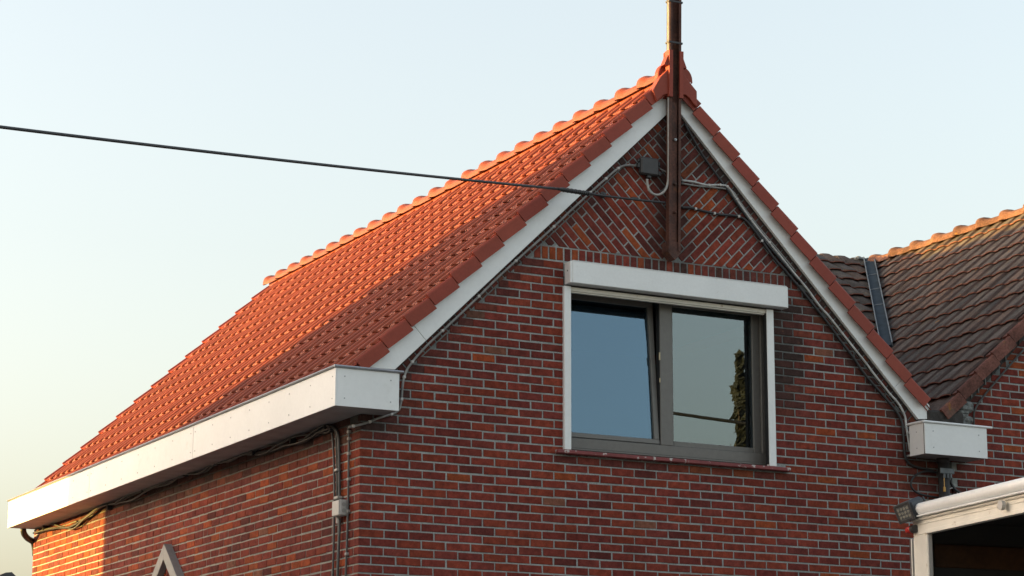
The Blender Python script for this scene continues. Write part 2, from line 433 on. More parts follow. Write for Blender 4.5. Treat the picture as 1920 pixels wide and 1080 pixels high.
REDS = [(.205,.041,.028), (.18,.037,.028), (.22,.046,.027), (.165,.036,.029), (.185,.042,.032), (.215,.044,.026)]
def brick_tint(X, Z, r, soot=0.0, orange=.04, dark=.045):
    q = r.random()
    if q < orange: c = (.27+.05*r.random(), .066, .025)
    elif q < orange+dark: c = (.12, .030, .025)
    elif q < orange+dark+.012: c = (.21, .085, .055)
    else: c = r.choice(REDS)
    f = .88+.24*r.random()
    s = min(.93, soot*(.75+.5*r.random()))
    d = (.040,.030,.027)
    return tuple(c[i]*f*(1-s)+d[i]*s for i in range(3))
def soot(X, Z):  # soot stains, plus bands that are simply darker under gutter and sill
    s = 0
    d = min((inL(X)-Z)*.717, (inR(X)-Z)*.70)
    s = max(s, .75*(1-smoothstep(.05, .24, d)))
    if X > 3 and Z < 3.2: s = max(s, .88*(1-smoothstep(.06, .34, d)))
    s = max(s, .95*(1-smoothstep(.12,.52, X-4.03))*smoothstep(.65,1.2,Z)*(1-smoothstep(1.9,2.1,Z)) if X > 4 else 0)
    s = max(s, .9*smoothstep(.28,.52,Z)*(1-smoothstep(.15,.60,X)))  # darker band close under the left gutter
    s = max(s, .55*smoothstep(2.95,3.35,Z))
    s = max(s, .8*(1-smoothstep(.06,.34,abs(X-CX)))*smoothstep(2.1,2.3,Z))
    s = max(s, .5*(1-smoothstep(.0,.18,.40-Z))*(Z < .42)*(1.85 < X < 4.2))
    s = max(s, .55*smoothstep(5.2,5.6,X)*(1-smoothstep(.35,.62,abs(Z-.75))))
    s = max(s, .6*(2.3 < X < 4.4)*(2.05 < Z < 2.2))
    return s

FRONT = lambda u, q, n: (u, -n, q)
LEFT = lambda u, q, n: (-n, u, q)

# mortar wall behind the bricks, with the window opening left out
core = MB()
WX0, WX1, WZ0, WZ1 = 1.885, 4.028, .40, 1.93
MD = -.006
zs = [GROUND, -2.5, -1.3] + [-1.25+.05*i for i in range(96)]
zs = sorted(set([round(z, 4) for z in zs if z < 3.60] + [WZ0, WZ1, 2.06]))
def xlim(z):
    a = max(0.0, (z-.965)/.971+.292-.10) if z > .67 else 0.0
    b = min(HX, 3.079+(3.54-z)/1.022+.10)
    return a+.006, b
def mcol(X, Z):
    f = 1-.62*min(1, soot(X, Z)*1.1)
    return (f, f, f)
for i in range(len(zs)-1):
    z0, z1 = zs[i], zs[i+1]
    a0, b0 = xlim(z0); a1, b1 = xlim(z1)
    if b1-a1 < .02 or b0-a0 < .02: continue
    if WZ0-1e-6 <= z0 and z1 <= WZ1+1e-6: segs = [((a0,a1),(WX0,WX0)), ((WX1,WX1),(b0,b1))]
    else: segs = [((a0,a1),(b0,b1))]
    for (l0,l1),(r0,r1) in segs:
        n = max(1, int((r0-l0)/.06)) if z0 > -1.3 else 4
        for j in range(n):
            t0, t1 = j/n, (j+1)/n
            p = [(l0+(r0-l0)*t0, z0), (l0+(r0-l0)*t1, z0), (l1+(r1-l1)*t1, z1), (l1+(r1-l1)*t0, z1)]
            xc = (p[0][0]+p[2][0])/2
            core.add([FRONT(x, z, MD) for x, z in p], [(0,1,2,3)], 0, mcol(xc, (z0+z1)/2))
# inner leaf, reveals
for lo, hi in (((.02,.22,GROUND),(WX0-.10,.26,1.0)), ((WX1+.10,.22,GROUND),(HX-.02,.26,1.0)), ((WX0-.10,.22,GROUND),(WX1+.10,.26,WZ0)), ):
    core.box(lo, hi, 0, None, (.6,.6,.6))
core.box((WX0-.02,MD*-1+.001,WZ0-.06),(WX1+.02,.22,WZ0-.01), 0, None, (.5,.5,.5))
core.box((WX0-.05,.008,WZ1-.08),(WX1+.05,.22,WZ1+.05), 0, None, (.4,.4,.4))
core.box((WX0-.22,.055,WZ0-.05),(WX0-.045,.22,WZ1+.02), 0, None, (.4,.4,.4))
core.box((WX1+.045,.055,WZ0-.05),(WX1+.22,.22,WZ1+.02), 0, None, (.4,.4,.4))
gable = core.build('gable_wall', M_mortar, house)

side = MB()
for i in range(len(zs)-1):
    z0, z1 = zs[i], zs[i+1]
    if z1 > .75: break
    n = 40 if z0 > -1.3 else 4
    for j in range(n):
        a, b = .006+(HY-.006)*j/n, .006+(HY-.006)*(j+1)/n
        zc = (z0+z1)/2
        f = 1-.72*smoothstep(.22,.52,zc)*(1-.55*smoothstep(6.0,8.5,yc_)) if (yc_ := (a+b)/2) else 1  # mortar darker close under the gutter, less so at the far end
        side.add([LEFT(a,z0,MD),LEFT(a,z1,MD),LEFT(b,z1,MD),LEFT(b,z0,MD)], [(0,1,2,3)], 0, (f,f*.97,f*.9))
side.box((HX-.05, .27, GROUND), (HX-.01, HY, .9), 0, None, (.6,.6,.6))
side.box((.0065, HY-.04, GROUND), (HX-.06, HY, .9), 0, None, (.6,.6,.6))
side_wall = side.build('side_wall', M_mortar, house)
gb = MB()
gb.add([(.05,HY-.02,.9),(HX-.05,HY-.02,.9),(CX,HY-.02,3.75)], [(0,1,2)])
gb.build('rear_gable', M_mortar_p, house)

# every brick as (polygon, mapping, tint, kind, parent)
bricks = []
def rect(a, b, z0, z1): return [(a,z0),(b,z0),(b,z1),(a,z1)]
def rag(poly, r, j=.0016):
    return [(p[0]+r.uniform(-j,j), p[1]+r.uniform(-j,j)) for p in poly]
SL_L = (-.971, 1, inL(0)-.118)          # main courses stop short of the sloping edge row
SL_R = (1.022, 1, inR(0)-.118)
corner = []
for k in range(-57, 28):
    z0, z1 = zrow(k)+JT/2, zrow(k+1)-JT/2
    half = (k % 2 != 0)
    r = random.Random(1000+k)
    # gable side
    edges = [0.0] + [(n+.5)*PW if half else (n+1)*PW for n in range(27)]
    dr = [r.uniform(-.004,.004) for _ in edges]
    for n in range(len(edges)-1):
        a = edges[n]+(dr[n] if n else 0)+(JT/2 if n else 0); b = edges[n+1]+dr[n+1]-JT/2
        b = min(b, HX)
        if b-a < .03: continue
        dz = r.uniform(-.0012,.0012)
        poly = rect(a, b, z0+dz, z1+dz)
        parts = [poly]
        if z1 > WZ0 and z0 < 2.02:
            parts = []
            if a < WX0-.012: parts.append(clip(poly, [(1,0,WX0)]))
            if b > WX1+.012: parts.append(clip(poly, [(-1,0,-WX1)]))
            if z0 < WZ0 < z1 and WX0 < (a+b)/2 < WX1: parts = [clip(poly, [(0,1,WZ0-.01)])]
        for p in parts:
            p = clean(clip(p, [SL_L, SL_R]) if p else [])
            if len(p) < 3 or area(p) < .0011: continue
            xc = sum(x for x, _ in p)/len(p); zc = sum(z for _, z in p)/len(p)
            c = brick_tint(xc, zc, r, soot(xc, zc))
            if n == 0 and len(p) == 4 and abs(p[0][0]) < .001:
                corner.append((k, p, c, PW/2-JT if not half else PW-JT/2))
            else: bricks.append([p, FRONT, c, 'brick', xc, zc])
# corner bricks turn the corner
for k, p, c, ln in corner:
    mb = MB()
    a, b = p[0][0], p[1][0]; z0, z1 = p[0][1], p[2][1]
    L = max(.06, b-a)
    plan = [(0.004,0),(L,0),(L,.05),(.05,.05),(.05,ln),(0,ln),(0,.004)]
    V = []; F = []
    ii = [(x+(.003 if x < .01 else -.003 if x > L-.01 else 0), y+(.003 if y < .01 else -.003 if y > ln-.01 else 0)) for x, y in plan]
    for (ring, z) in ((ii, z0), (plan, z0+.003), (plan, z1-.003), (ii, z1)):
        V += [(x, y, z) for x, y in ring]
    n = len(plan)
    for s in range(3):
        for i in range(n): F.append((s*n+i, s*n+(i+1) % n, (s+1)*n+(i+1) % n, (s+1)*n+i))
    F.append(tuple(range(n-1,-1,-1))); F.append(tuple(3*n+i for i in range(n)))
    bricks.append([(V, F), None, c, 'brick', .1, (z0+z1)/2])

# row of bricks on edge over the window
r = random.Random(5)
n = 42
for i in range(n):
    x0 = 1.30 + i*.0737
    z0, z1 = 2.057+JT/2, 2.180-JT/2
    p = clean(clip(rect(x0+JT/2, x0+.0737-JT/2, z0, z1), [SL_L, SL_R]))
    if len(p) < 3 or area(p) < .001: continue
    xc = x0+.037
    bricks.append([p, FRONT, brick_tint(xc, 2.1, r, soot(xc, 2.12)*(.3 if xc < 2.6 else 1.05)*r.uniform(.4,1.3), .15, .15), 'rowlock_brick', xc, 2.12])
# slanting bricks of the gable top, square to each roof slope
s2 = math.sqrt(.5)
for sd in (-1, 1):
    r = random.Random(40+sd)
    for j in range(-15, 17):
        off = (j % 2)*PW/2 + .04
        for i in range(-12, 2):
            a0 = i*PW+off+JT/2; a1 = (i+1)*PW+off-JT/2
            b0 = j*CH2+JT/2; b1 = (j+1)*CH2-JT/2
            # long axis a runs down towards the middle line, b across it
            poly = [(CX - sd*(a+b)*s2, 2.18 + (b-a)*s2) for a, b in ((a0,b0),(a1,b0),(a1,b1),(a0,b1))]
            pl = [(sd*-1., 0, sd*-CX-.006), (0,-1,-2.18-.007), SL_L, SL_R]
            p = clean(clip(poly, pl))
            if len(p) < 3 or area(p) < .0014: continue
            xc = sum(x for x, _ in p)/len(p); zc = sum(z for _, z in p)/len(p)
            bricks.append([p, FRONT, brick_tint(xc, zc, r, soot(xc, zc)*.8, .13, .12), 'slanted_brick', xc, zc])
# edge rows of headers along both slopes
for sd, (x0, x1) in ((-1, (.31, CX)), (1, (CX, 5.68))):
    r = random.Random(60+sd)
    f = inL if sd < 0 else inR
    sl = .971 if sd < 0 else -1.022
    d = Vector((1, sl)).normalized(); nn = Vector((-d.y, d.x))
    if nn.y < 0: nn = -nn
    ln = (x1-x0)/d.x
    for i in range(int(ln/.0737)):
        c0 = Vector((x0, f(x0))) + d*(i*.0737)
        p = [c0+d*.006-nn*.074, c0+d*(.0737-.006)-nn*.074, c0+d*(.0737-.006)+nn*.03, c0+d*.006+nn*.03]
        p = clean(clip([(q.x, q.y) for q in p], [(sd*-1., 0, sd*-CX-.006), (0,-1,-.62)]))
        if len(p) < 3 or area(p) < .001: continue
        xc = sum(x for x, _ in p)/len(p); zc = sum(z for _, z in p)/len(p)
        bricks.append([p, FRONT, brick_tint(xc, zc, r, max(soot(xc, zc), .5)*(.9 if sd < 0 else 1.15)*r.uniform(.6,1.2), .12, .2), 'edge_brick', xc, zc])

BRICK_CACHE = {}
def brick_obj(e, parent):
    p, fn, c, kind, xc, zc = e
    if fn is None:
        mb = MB(); mb.add(p[0], p[1])
        return mb.build(kind, M_brick, parent, color=c)
    full = len(p) == 4 and abs(p[0][1]-p[1][1]) < 1e-6
    rr = random.Random(int(xc*9973)+int(zc*7919))
    if full:
        key = (fn is LEFT, round((p[1][0]-p[0][0])/.004), round((p[2][1]-p[1][1])/.002), rr.randrange(4))
        if key not in BRICK_CACHE:
            mb = MB(); wd, hg = (p[1][0]-p[0][0])/2, (p[2][1]-p[1][1])/2
            mb.prism(rag([(-wd,-hg),(wd,-hg),(wd,hg),(-wd,hg)], rr, .0022), fn, 0, -.05, 0, .004)
            BRICK_CACHE[key] = mb.mesh('brick', [M_brick])
        n = rr.uniform(-.002,.0015)
        M = Matrix.Translation(fn(xc, zc, n)) @ Matrix.Rotation(rr.uniform(-.006,.006), 4, 'Y' if fn is FRONT else 'X')
        return obj(kind, BRICK_CACHE[key], parent, M, c)
    mb = MB(); mb.prism(rag(p, rr, .0012), fn, rr.uniform(-.002,.0015), -.05, 0, .004)
    return mb.build(kind, M_brick, parent, color=c)
def brick_stuff(lst, name, parent):
    mb = MB()
    for p, fn, c, kind, xc, zc in lst:
        if fn is None: mb.add(p[0], p[1], 0, c); continue
        rr = random.Random(int(xc*9973)+int(zc*7919))
        mb.prism(rag(p, rr, .0022), fn, rr.uniform(-.002,.0015), -.05, 0, .004, c)
    o = mb.build(name, M_brick_t, parent); o['kind'] = 'stuff'
    return o
def inview(P, mx=8):
    x, y = project(P)
    return -mx < x < 1920+mx and -mx < y < 1080+mx
run = [e for e in bricks if e[3] == 'brick']
run.sort(key=lambda e: (0 if inview((e[4], 0, e[5])) and not (e[4] > 4.9 and e[5] < -.55) else 1, (Vector((e[4], 0, e[5]))-CAM).length))
for e in run[:300]: brick_obj(e, gable)
brick_stuff(run[300:], 'brickwork', gable)
for kind in ('rowlock_brick', 'slanted_brick', 'edge_brick'):
    for e in [e for e in bricks if e[3] == kind]: brick_obj(e, gable)

# side wall bricks: past the 300, one joined part
sb = []
for k in range(-57, 9):
    z0, z1 = zrow(k)+JT/2, zrow(k+1)-JT/2
    if z0 > .60: break
    r = random.Random(3000+k)
    y = PW/2 if k % 2 == 0 else PW
    while y < HY-.02:
        ln = PW if r.random() > .045 else PW*.5
        a, b = y+JT/2+r.uniform(-.003,.003), min(y+ln, HY)-JT/2
        y += ln
        if b-a < .03: continue
        zc = (z0+z1)/2; yc = (a+b)/2
        dz = r.uniform(-.0015,.0015)
        sb.append([rect(a, b, z0+dz, z1+dz), LEFT, brick_tint(yc, zc, r, .85*smoothstep(.24,.52,zc)*(1-.6*smoothstep(6.0,8.5,yc)), .14, .07), 'brick', yc, zc])  # bricks darker close under the gutter, less so at the far end
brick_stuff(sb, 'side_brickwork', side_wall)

# ------------------------------------------------------------------ tiles
GA = .2935
US = [0,.033,.0345,.038,.044,.054,.064,.074,.084,.090,.0935,.095,.130,.168,.174,.180,.186,.192,.225]
def hprof(u):
    h = 0
    if abs(u-.064) < .0309: h = .025*math.cos(math.pi/2*(u-.064)/.031)**.55
    if .095 <= u <= .225: h -= .003*math.sin(math.pi*(u-.095)/.13)
    if abs(u-.18) < .0119: h += .007*math.cos(math.pi/2*(u-.18)/.012)
    return h
def tile_geo(ln=.33, US=US, hprof=hprof, bulge=.030, hmax=.025, thick=.017, step=.023):
    V = []; F = []; sm = []
    n = len(US)
    def row(f): 
        b = len(V)
        for u in US: V.append(f(u, hprof(u)))
        return b
    tilt = lambda v: step*(1-v/GA)
    v0 = lambda h: -bulge*(max(0, h)/hmax)**1.6
    r0 = row(lambda u, h: (v0(h)+.006, u, tilt(0)+h-thick))
    r1 = row(lambda u, h: (v0(h), u, tilt(0)+h-.009))
    r1b = row(lambda u, h: (v0(h), u, tilt(0)+h-.009))
    r2 = row(lambda u, h: (v0(h)+.005, u, tilt(0)+h-.002))
    r3 = row(lambda u, h: (v0(h)+.016, u, tilt(0)+h))
    r4 = row(lambda u, h: (ln, u, tilt(ln)+h))
    for a, b, s in ((r0,r1,0),(r1b,r2,1),(r2,r3,1),(r3,r4,1)):
        for i in range(n-1): F.append((a+i, b+i, b+i+1, a+i+1)); sm.append(s)
    # the rolled edges at both sides
    return V, F, sm
def tile_mesh(name, mt, edge=None, flank=None, **kw):
    V, F, sm = tile_geo(**kw)
    me = bpy.data.meshes.new(name); me.from_pydata(V, [], F); me.materials.append(mt)
    if edge:
        me.materials.append(edge); k = len(F)//4
        if flank: me.materials.append(flank)
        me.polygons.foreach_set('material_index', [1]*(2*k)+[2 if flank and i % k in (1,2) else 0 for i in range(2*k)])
    me.polygons.foreach_set('use_smooth', [bool(s) for s in sm]); me.update()
    return me
def frame_mat(o, v, u, n):
    M = Matrix((v, u, n)).transposed().to_4x4(); M.translation = o
    return M
def tile_joined(name, mt, lst, parent, **kw):
    V, F, sm = tile_geo(**kw)
    mb = MB(); SM = []
    for M, c in lst:
        mb.add([M @ Vector(p) for p in V], F, 0, c); SM += sm
    me = mb.mesh(name, [mt]); me.polygons.foreach_set('use_smooth', [bool(s) for s in SM])
    o = obj(name, me, parent); o['kind'] = 'stuff'
    return o
def solid_strip(mb, outer, inner, fn, v0, v1, mi=0):
    """closed section swept from v0 to v1; fn(v,u,n)"""
    ring = outer + inner
    n = len(ring)
    V = [fn(v0, *p) for p in ring] + [fn(v1, *p) for p in ring]
    F = [(i, (i+1) % n, n+(i+1) % n, n+i) for i in range(n)]
    m_ = len(outer); k = len(inner)
    # end caps as quads between the outer and inner chain
    for b in (0, n):
        for i in range(min(m_, k)-1):
            q = (b+i, b+i+1, b+n-2-i, b+n-1-i)
            F.append(q)
    mb.add(V, F, mi)
    return mb

TL = .965
cL = 1/math.sqrt(1+TL*TL); sL = TL*cL
VL = Vector((cL, 0, sL)); NL = Vector((-sL, 0, cL)); UY = Vector((0, 1, 0))
ZL0 = 1.09-.054/cL                       # deck line of the left slope at X = 0
TR = 1.02
cR = 1/math.sqrt(1+TR*TR); sR = TR*cR
VR = Vector((-cR, 0, sR)); NR = Vector((sR, 0, cR))
ZR0 = 6.99-.056/cR
roof = MB()
def deck(X, left): return ZL0+TL*X if left else ZR0-TR*X
top = (ZR0-ZL0)/(TL+TR)
zt = deck(top, True)
e0 = -.06
for y0, y1 in ((-.05, 9.56),):
    roof.add([(e0,y0,deck(e0,True)-.004),(e0,y1,deck(e0,True)-.004),(top,y1,zt-.004),(top,y0,zt-.004)], [(0,1,2,3)])
    roof.add([(e0,y0,deck(e0,True)-.05),(e0,y1,deck(e0,True)-.05),(top,y1,zt-.05),(top,y0,zt-.05)], [(3,2,1,0)])
    roof.add([(5.95,y0,deck(5.95,False)),(5.95,y1,deck(5.95,False)),(top,y1,zt),(top,y0,zt)], [(3,2,1,0)])
    roof.add([(5.95,y0,deck(5.95,False)-.05),(5.95,y1,deck(5.95,False)-.05),(top,y1,zt-.052),(top,y0,zt-.052)], [(0,1,2,3)])
roof_o = roof.build('roof', M_tile_p, house)
def tilecol(r, base=(.25,.056,.026)):
    f = .91+.16*r.random() - (.10 if r.random() < .05 else 0)
    return (base[0]*f, base[1]*f*(.96+.08*r.random()), base[2]*f)
me_tile = tile_mesh('roof_tile', M_tile)
TWD = .225
tl = []
r = random.Random(9)
for k in range(14):
    Xn = -.0972+.2112*k + .064*sL          # nose on the deck line
    o0 = Vector((Xn, 0, deck(Xn, True)))
    for i in range(42):
        o = o0 + UY*(.035+TWD*i)
        M = frame_mat(o + NL*r.uniform(-.002,.002) + VL*r.uniform(-.004,.004), VL, UY, NL) @ Matrix.Rotation(r.uniform(-.008,.008), 4, 'Z') @ Matrix.Rotation(r.uniform(-.006,.006), 4, 'X')
        tl.append((M, tilecol(r)))
tl.sort(key=lambda e: (e[0].translation-CAM).length if inview(e[0].translation, 20) else 1e3)
for M, c in tl[:300]: obj('roof_tile', me_tile, roof_o, M, c)
tile_joined('roof_tiles', M_tile_t, tl[300:], roof_o)

# verge tiles on the front edge, left and right, and plain ones on the far edge
VO = [(0,-.094),(0,.008),(.004,.019),(.012,.026),(.026,.025),(.042,.006),(.128,-.002)]
VI = [(.128,-.020),(.042,-.018),(.028,-.006),(.016,-.004),(.013,-.006),(.013,-.05),(.013,-.094)]
def verge_mesh(mt, name):
    mb = MB()
    tilt = lambda v: .028*(1-v/GA)
    solid_strip(mb, VO, VI, lambda v, u, n: (v, u, n+tilt(v)), -.003, GA-.012)
    return mb.mesh(name, [mt])
me_vl = verge_mesh(M_tile, 'verge_tile')
def mirror_mesh(me, name):
    m2 = me.copy(); m2.name = name
    for v in m2.vertices: v.co.y = -v.co.y
    m2.flip_normals(); return m2
me_vr = mirror_mesh(me_vl, 'verge_tile_mirrored')
for k in range(14):
    Xn = -.0972+.2112*k + .064*sL
    M = frame_mat(Vector((Xn, -.09, deck(Xn, True))), VL, UY, NL)
    if k == 13: M = M @ Matrix.Scale(.80, 4, (1,0,0))
    obj('verge_tile', me_vl, roof_o, M, tilecol(r, (.265,.052,.032)))
gR = .2045
for k in range(13):
    Xn = 5.722 - gR*k - .064*sR
    M = frame_mat(Vector((Xn, -.09, deck(Xn, False))), VR, -UY, NR)
    if k == 12: M = M @ Matrix.Scale(.75, 4, (1,0,0))
    obj('verge_tile', me_vr, roof_o, M, tilecol(r, (.265,.052,.032)))
far = MB()
for k in range(14):
    Xn = -.0972+.2112*k + .064*sL
    M = frame_mat(Vector((Xn, 9.485+.128, deck(Xn, True))), VL, UY, NL)
    far.add([M @ Vector((v.co.x, -v.co.y, v.co.z)) for v in me_vl.vertices], [tuple(p.vertices)[::-1] for p in me_vl.polygons])
    
far.build('rear_verge', M_tile_p, roof_o)

def ridge_mesh(name, mt, ln, a0, h0, a1, h1, n=12):
    """half round cap along +Y: near end (a0,h0) slim, far end (a1,h1) wide with a bead"""
    dh = h1-h0; da = a1-a0
    secs = [(0,a0,h0),(ln*.55,a0+da*.05,h0+dh*.06),(ln*.72,a0+da*.12,h0+dh*.16),(ln*.79,a0+da*.22,h0+dh*.28),(ln*.90,a0+da*.9,h0+dh*.92),(ln*.93,a1,h1),(ln+.012,a1*1.01,h1*1.01),(ln+.018,a1*.99,h1*.99)]
    V = []; F = []
    for y, a, h in secs:
        for i in range(n+1):
            t = math.pi*i/n
            V.append((a*math.copysign(abs(math.cos(t))**.72, math.cos(t)), y, h*math.sin(t)**.72))
    m_ = n+1
    for s in range(len(secs)-1):
        for i in range(n): F.append((s*m_+i, (s+1)*m_+i, (s+1)*m_+i+1, s*m_+i+1))
    nb = len(V)
    for (y, a, h) in (secs[0], secs[-1]):
        b = len(V)
        for i in range(n+1):
            t = math.pi*i/n
            V.append(((a-.016)*math.copysign(abs(math.cos(t))**.72, math.cos(t)), y, (h-.016)*math.sin(t)**.72-.002))
    e = (len(secs)-1)*m_
    for i in range(n):
        F.append((i, i+1, nb+i+1, nb+i))
        F.append((e+i, nb+m_+i, nb+m_+i+1, e+i+1))
        F.append((nb+i, nb+i+1, nb+m_+i+1, nb+m_+i))
    me = bpy.data.meshes.new(name); me.from_pydata(V, [], F); me.materials.append(mt)
    me.polygons.foreach_set('use_smooth', [True]*len(F))
    me.update(); 
    if hasattr(me, 'set_sharp_from_angle'): me.set_sharp_from_angle(angle=rad(40))
    return me
RP = .4054
me_ridge = ridge_mesh('ridge_tile', M_tile, RP, .122, .088, .150, .132)
rb = MB(); rb.prism([(-.10,-.10),(.10,-.10),(.085,.05),(-.085,.05)], lambda u, q, n: (CX+u, n, 3.852+q), -.045, 9.62); rb.build('ridge_bedding', M_tile_p, roof_o)
ZRB = 3.852
for i in range(24):
    y = -.054+RP*i
    obj('ridge_tile', me_ridge, roof_o, Matrix.Translation((CX, y-.012, ZRB+r.uniform(-.003,.003))) @ Matrix.Rotation(r.uniform(-.006,.006),4,'X'), tilecol(r, (.235,.054,.027)))
# closing cap and apex plates round the mast
cp = MB()
V = []; nseg = 14
for y, sc in ((-.048, .99), (-.042, 1.02), (-.0, 1.06)):
    for i in range(nseg+1):
        t = math.pi*i/nseg
        V.append((CX+.026+.180*sc*math.copysign(abs(math.cos(t))**.8, math.cos(t)), y, ZRB+.150*sc*math.sin(t)**.8))
F = [(s*(nseg+1)+i, s*(nseg+1)+i+1, (s+1)*(nseg+1)+i+1, (s+1)*(nseg+1)+i) for s in range(2) for i in range(nseg)]
F.append(tuple(range(nseg+1)))
cp.add(V, F)
cp.build('ridge_end_tile', M_tile_p, roof_o)
ap = MB()
ap.prism([(2.806,3.826),(2.925,3.95),(2.921,3.655),(2.882,3.684),(2.843,3.669),(2.775,3.60),(2.735,3.70)], FRONT, .117, .03, 0, .004)
ap.prism([(3.03,3.93),(3.09,3.86),(3.195,3.755),(3.195,3.605),(3.155,3.635),(3.117,3.68),(3.078,3.704),(3.027,3.697)], FRONT, .116, .03, 0, .004)
ap.prism([(2.885,3.66),(3.055,3.66),(3.055,3.93),(2.885,3.93)], FRONT, .057, .03, 0, 0)
ap.build('apex_tile', M_tile_p, roof_o)

# ------------------------------------------------------------------ bargeboards
dl = Vector((1,.971)).normalized(); nl = Vector((-dl.y, dl.x))
a = Vector((.292,.965)); j = Vector((.565, inL(.565))); e = Vector((CX, inL(CX)))
W_ = .170
def bb(poly):
    mb = MB(); mb.prism(poly, FRONT, .035, .002, 0, .003); return mb.build('bargeboard', M_white, house)
bb([(.10,.955),(.285,.96),tuple(j-dl*.0016),tuple(j-dl*.0016+nl*W_),(.03,.97)])
bb([tuple(j+dl*.0016), (CX-.001, inL(CX-.001)), (CX-.001, inL(CX-.001)+W_/dl.x), tuple(j+dl*.0016+nl*W_)])
dr_ = Vector((1,-1.022)).normalized(); nr = Vector((-dr_.y, dr_.x))
jr = Vector((5.339, inR(5.339)))
bb([(CX+.001, inR(CX+.001)), tuple(jr-dr_*.0016), tuple(jr-dr_*.0016+nr*W_), (CX+.001, inR(CX+.001)+W_/dr_.x)])
bb([tuple(jr+dr_*.0016), (5.600,.961), (5.729,.971), (5.735,1.10), tuple(jr+dr_*.0016+nr*W_)])
# soot strip under the boards
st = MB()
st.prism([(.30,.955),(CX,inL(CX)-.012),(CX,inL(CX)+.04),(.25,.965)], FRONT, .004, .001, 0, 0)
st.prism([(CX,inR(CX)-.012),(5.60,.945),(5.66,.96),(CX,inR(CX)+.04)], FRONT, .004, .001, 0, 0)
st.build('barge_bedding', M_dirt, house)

# ------------------------------------------------------------------ boxed eaves gutter
GX, GYF, GZ0, GZ1, GYB = -.355, -.30, .570, .878, 9.35
gt = MB()
gt.box((GX+.004, GYF+.004, GZ0+.004), (-.002, GYB-.004, GZ0+.02))                       # soffit, left run
gt.box((-.002, GYF+.004, GZ0+.004), (.203, -.002, GZ0+.02))                              # soffit, front return
gt.box((GX+.02, GYF+.02, GZ1-.06), (-.05, GYB-.02, GZ1-.04))                             # gutter floor
gt.box((-.05, GYF+.02, GZ1-.06), (.19, -.01, GZ1-.04))
gt.box((.193, GYF+.013, GZ0+.02), (.205, -.002, GZ1))                                    # end board
gt.box((GX+.012, GYB-.012, GZ0+.02), (-.002, GYB, GZ1))
gutter = gt.build('boxed_gutter', M_soffit, house)
fz0, fz1 = GZ0, GZ1
ys = [GYF, 3.05, 6.23, GYB]
for i in range(3):
    mb = MB(); mb.bbox((GX, ys[i]+(.004 if i else 0), fz0), (GX+.012, ys[i+1]-(.004 if i < 2 else 0), fz1), .0015)
    mb.build('fascia_panel', M_white, gutter)
mb = MB(); mb.bbox((GX+.0125, GYF, fz0), (.205, GYF+.012, fz1), .0015); mb.build('fascia_panel', M_white, gutter)
tr = MB()
tr.tube([(GX-.008, GYF-.008, GZ1+.012), (GX-.008, GYB+.01, GZ1+.012)], .011, 8, 0, 1)
tr.tube([(GX-.018, GYF-.008, GZ1+.0125), (.238, GYF-.008, GZ1+.012)], .0112, 8, 0, 1)
tr.box((GX-.004, GYF-.004, GZ1+.001), (GX+.03, GYB+.005, GZ1+.006))
tr.box((GX+.031, GYF-.004, GZ1+.001), (.225, GYF+.03, GZ1+.006))
tr.build('gutter_trim', M_trim, gutter)
sc = MB(); sc.tube([(0,0,0),(-.003,0,0)], .006, 8, 0, 1); me_s = sc.mesh('screw', [M_screw])
def screws(pts, par, rot=None):
    for p in pts:
        obj('screw', me_s, par, Matrix.Translation(p) @ (rot or Matrix()))
P = []
for a, b in zip(ys, ys[1:]):
    n = max(3, round((b-a)/.5))
    for i in range(n+1):
        y = a+.06+(b-a-.12)*i/n
        P += [(GX-.0005, y, fz1-.065), (GX-.0005, y, fz0+.065)]
screws(P, gutter)
screws([(x, GYF-.0005, z) for x in (GX+.08, .13) for z in (fz1-.065, fz0+.065)], gutter, Matrix.Rotation(rad(90),4,'Z'))
br = MB()
br.tube([(-.17,9.345,.575),(-.15,9.37,.52),(-.08,9.45,.475),(.02,9.55,.44),(.06,9.60,.3)], .036, 10)
br.build('gutter_elbow', M_black, gutter, smooth=True)

# ------------------------------------------------------------------ window with roller shutter
YF, YG = .115, .155
wf = MB()
fx0, fx1, fz0, fz1 = 1.86, 4.06, .455, 1.90
wf.bbox((fx0, YF, fz0), (fx1, YF+.07, .545))                 # bottom rail
wf.bbox((fx0, YF, 1.85), (fx1, YF+.07, fz1))
wf.bbox((fx0, YF, .545), (1.95, YF+.07, 1.85))
wf.bbox((3.975, YF, .545), (fx1, YF+.07, 1.85))
wf.bbox((2.917, YF, .5455), (3.042, YF+.07, 1.8495))           # mullion
wf.bbox((fx0, YF-.012, .437), (fx1, YF+.06, .4545))
window = wf.build('window', M_frame, house)
# fixed right light: glazing beads
bd = MB()
bd.bbox((3.0425, YF+.022, .5455), (3.062, YG+.01, 1.849), .003)
bd.bbox((3.90, YF+.022, .5455), (3.9745, YG+.01, 1.849), .004)
bd.bbox((3.0625, YF+.022, .5455), (3.8995, YG+.01, .592), .004)
bd.bbox((3.0625, YF+.022, 1.80), (3.8995, YG+.01, 1.849), .004)
bd.build('glazing_bead', M_frame, window)
sp = MB(); sp.box((3.885, YG+.004, .592), (3.8995, YG+.012, 1.80)); sp.build('pane_spacer', M_zinc, window)
gp = MB(); gp.box((3.062, YG, .592), (3.9, YG+.003, 1.80)); gp.build('pane', M_glass, window)
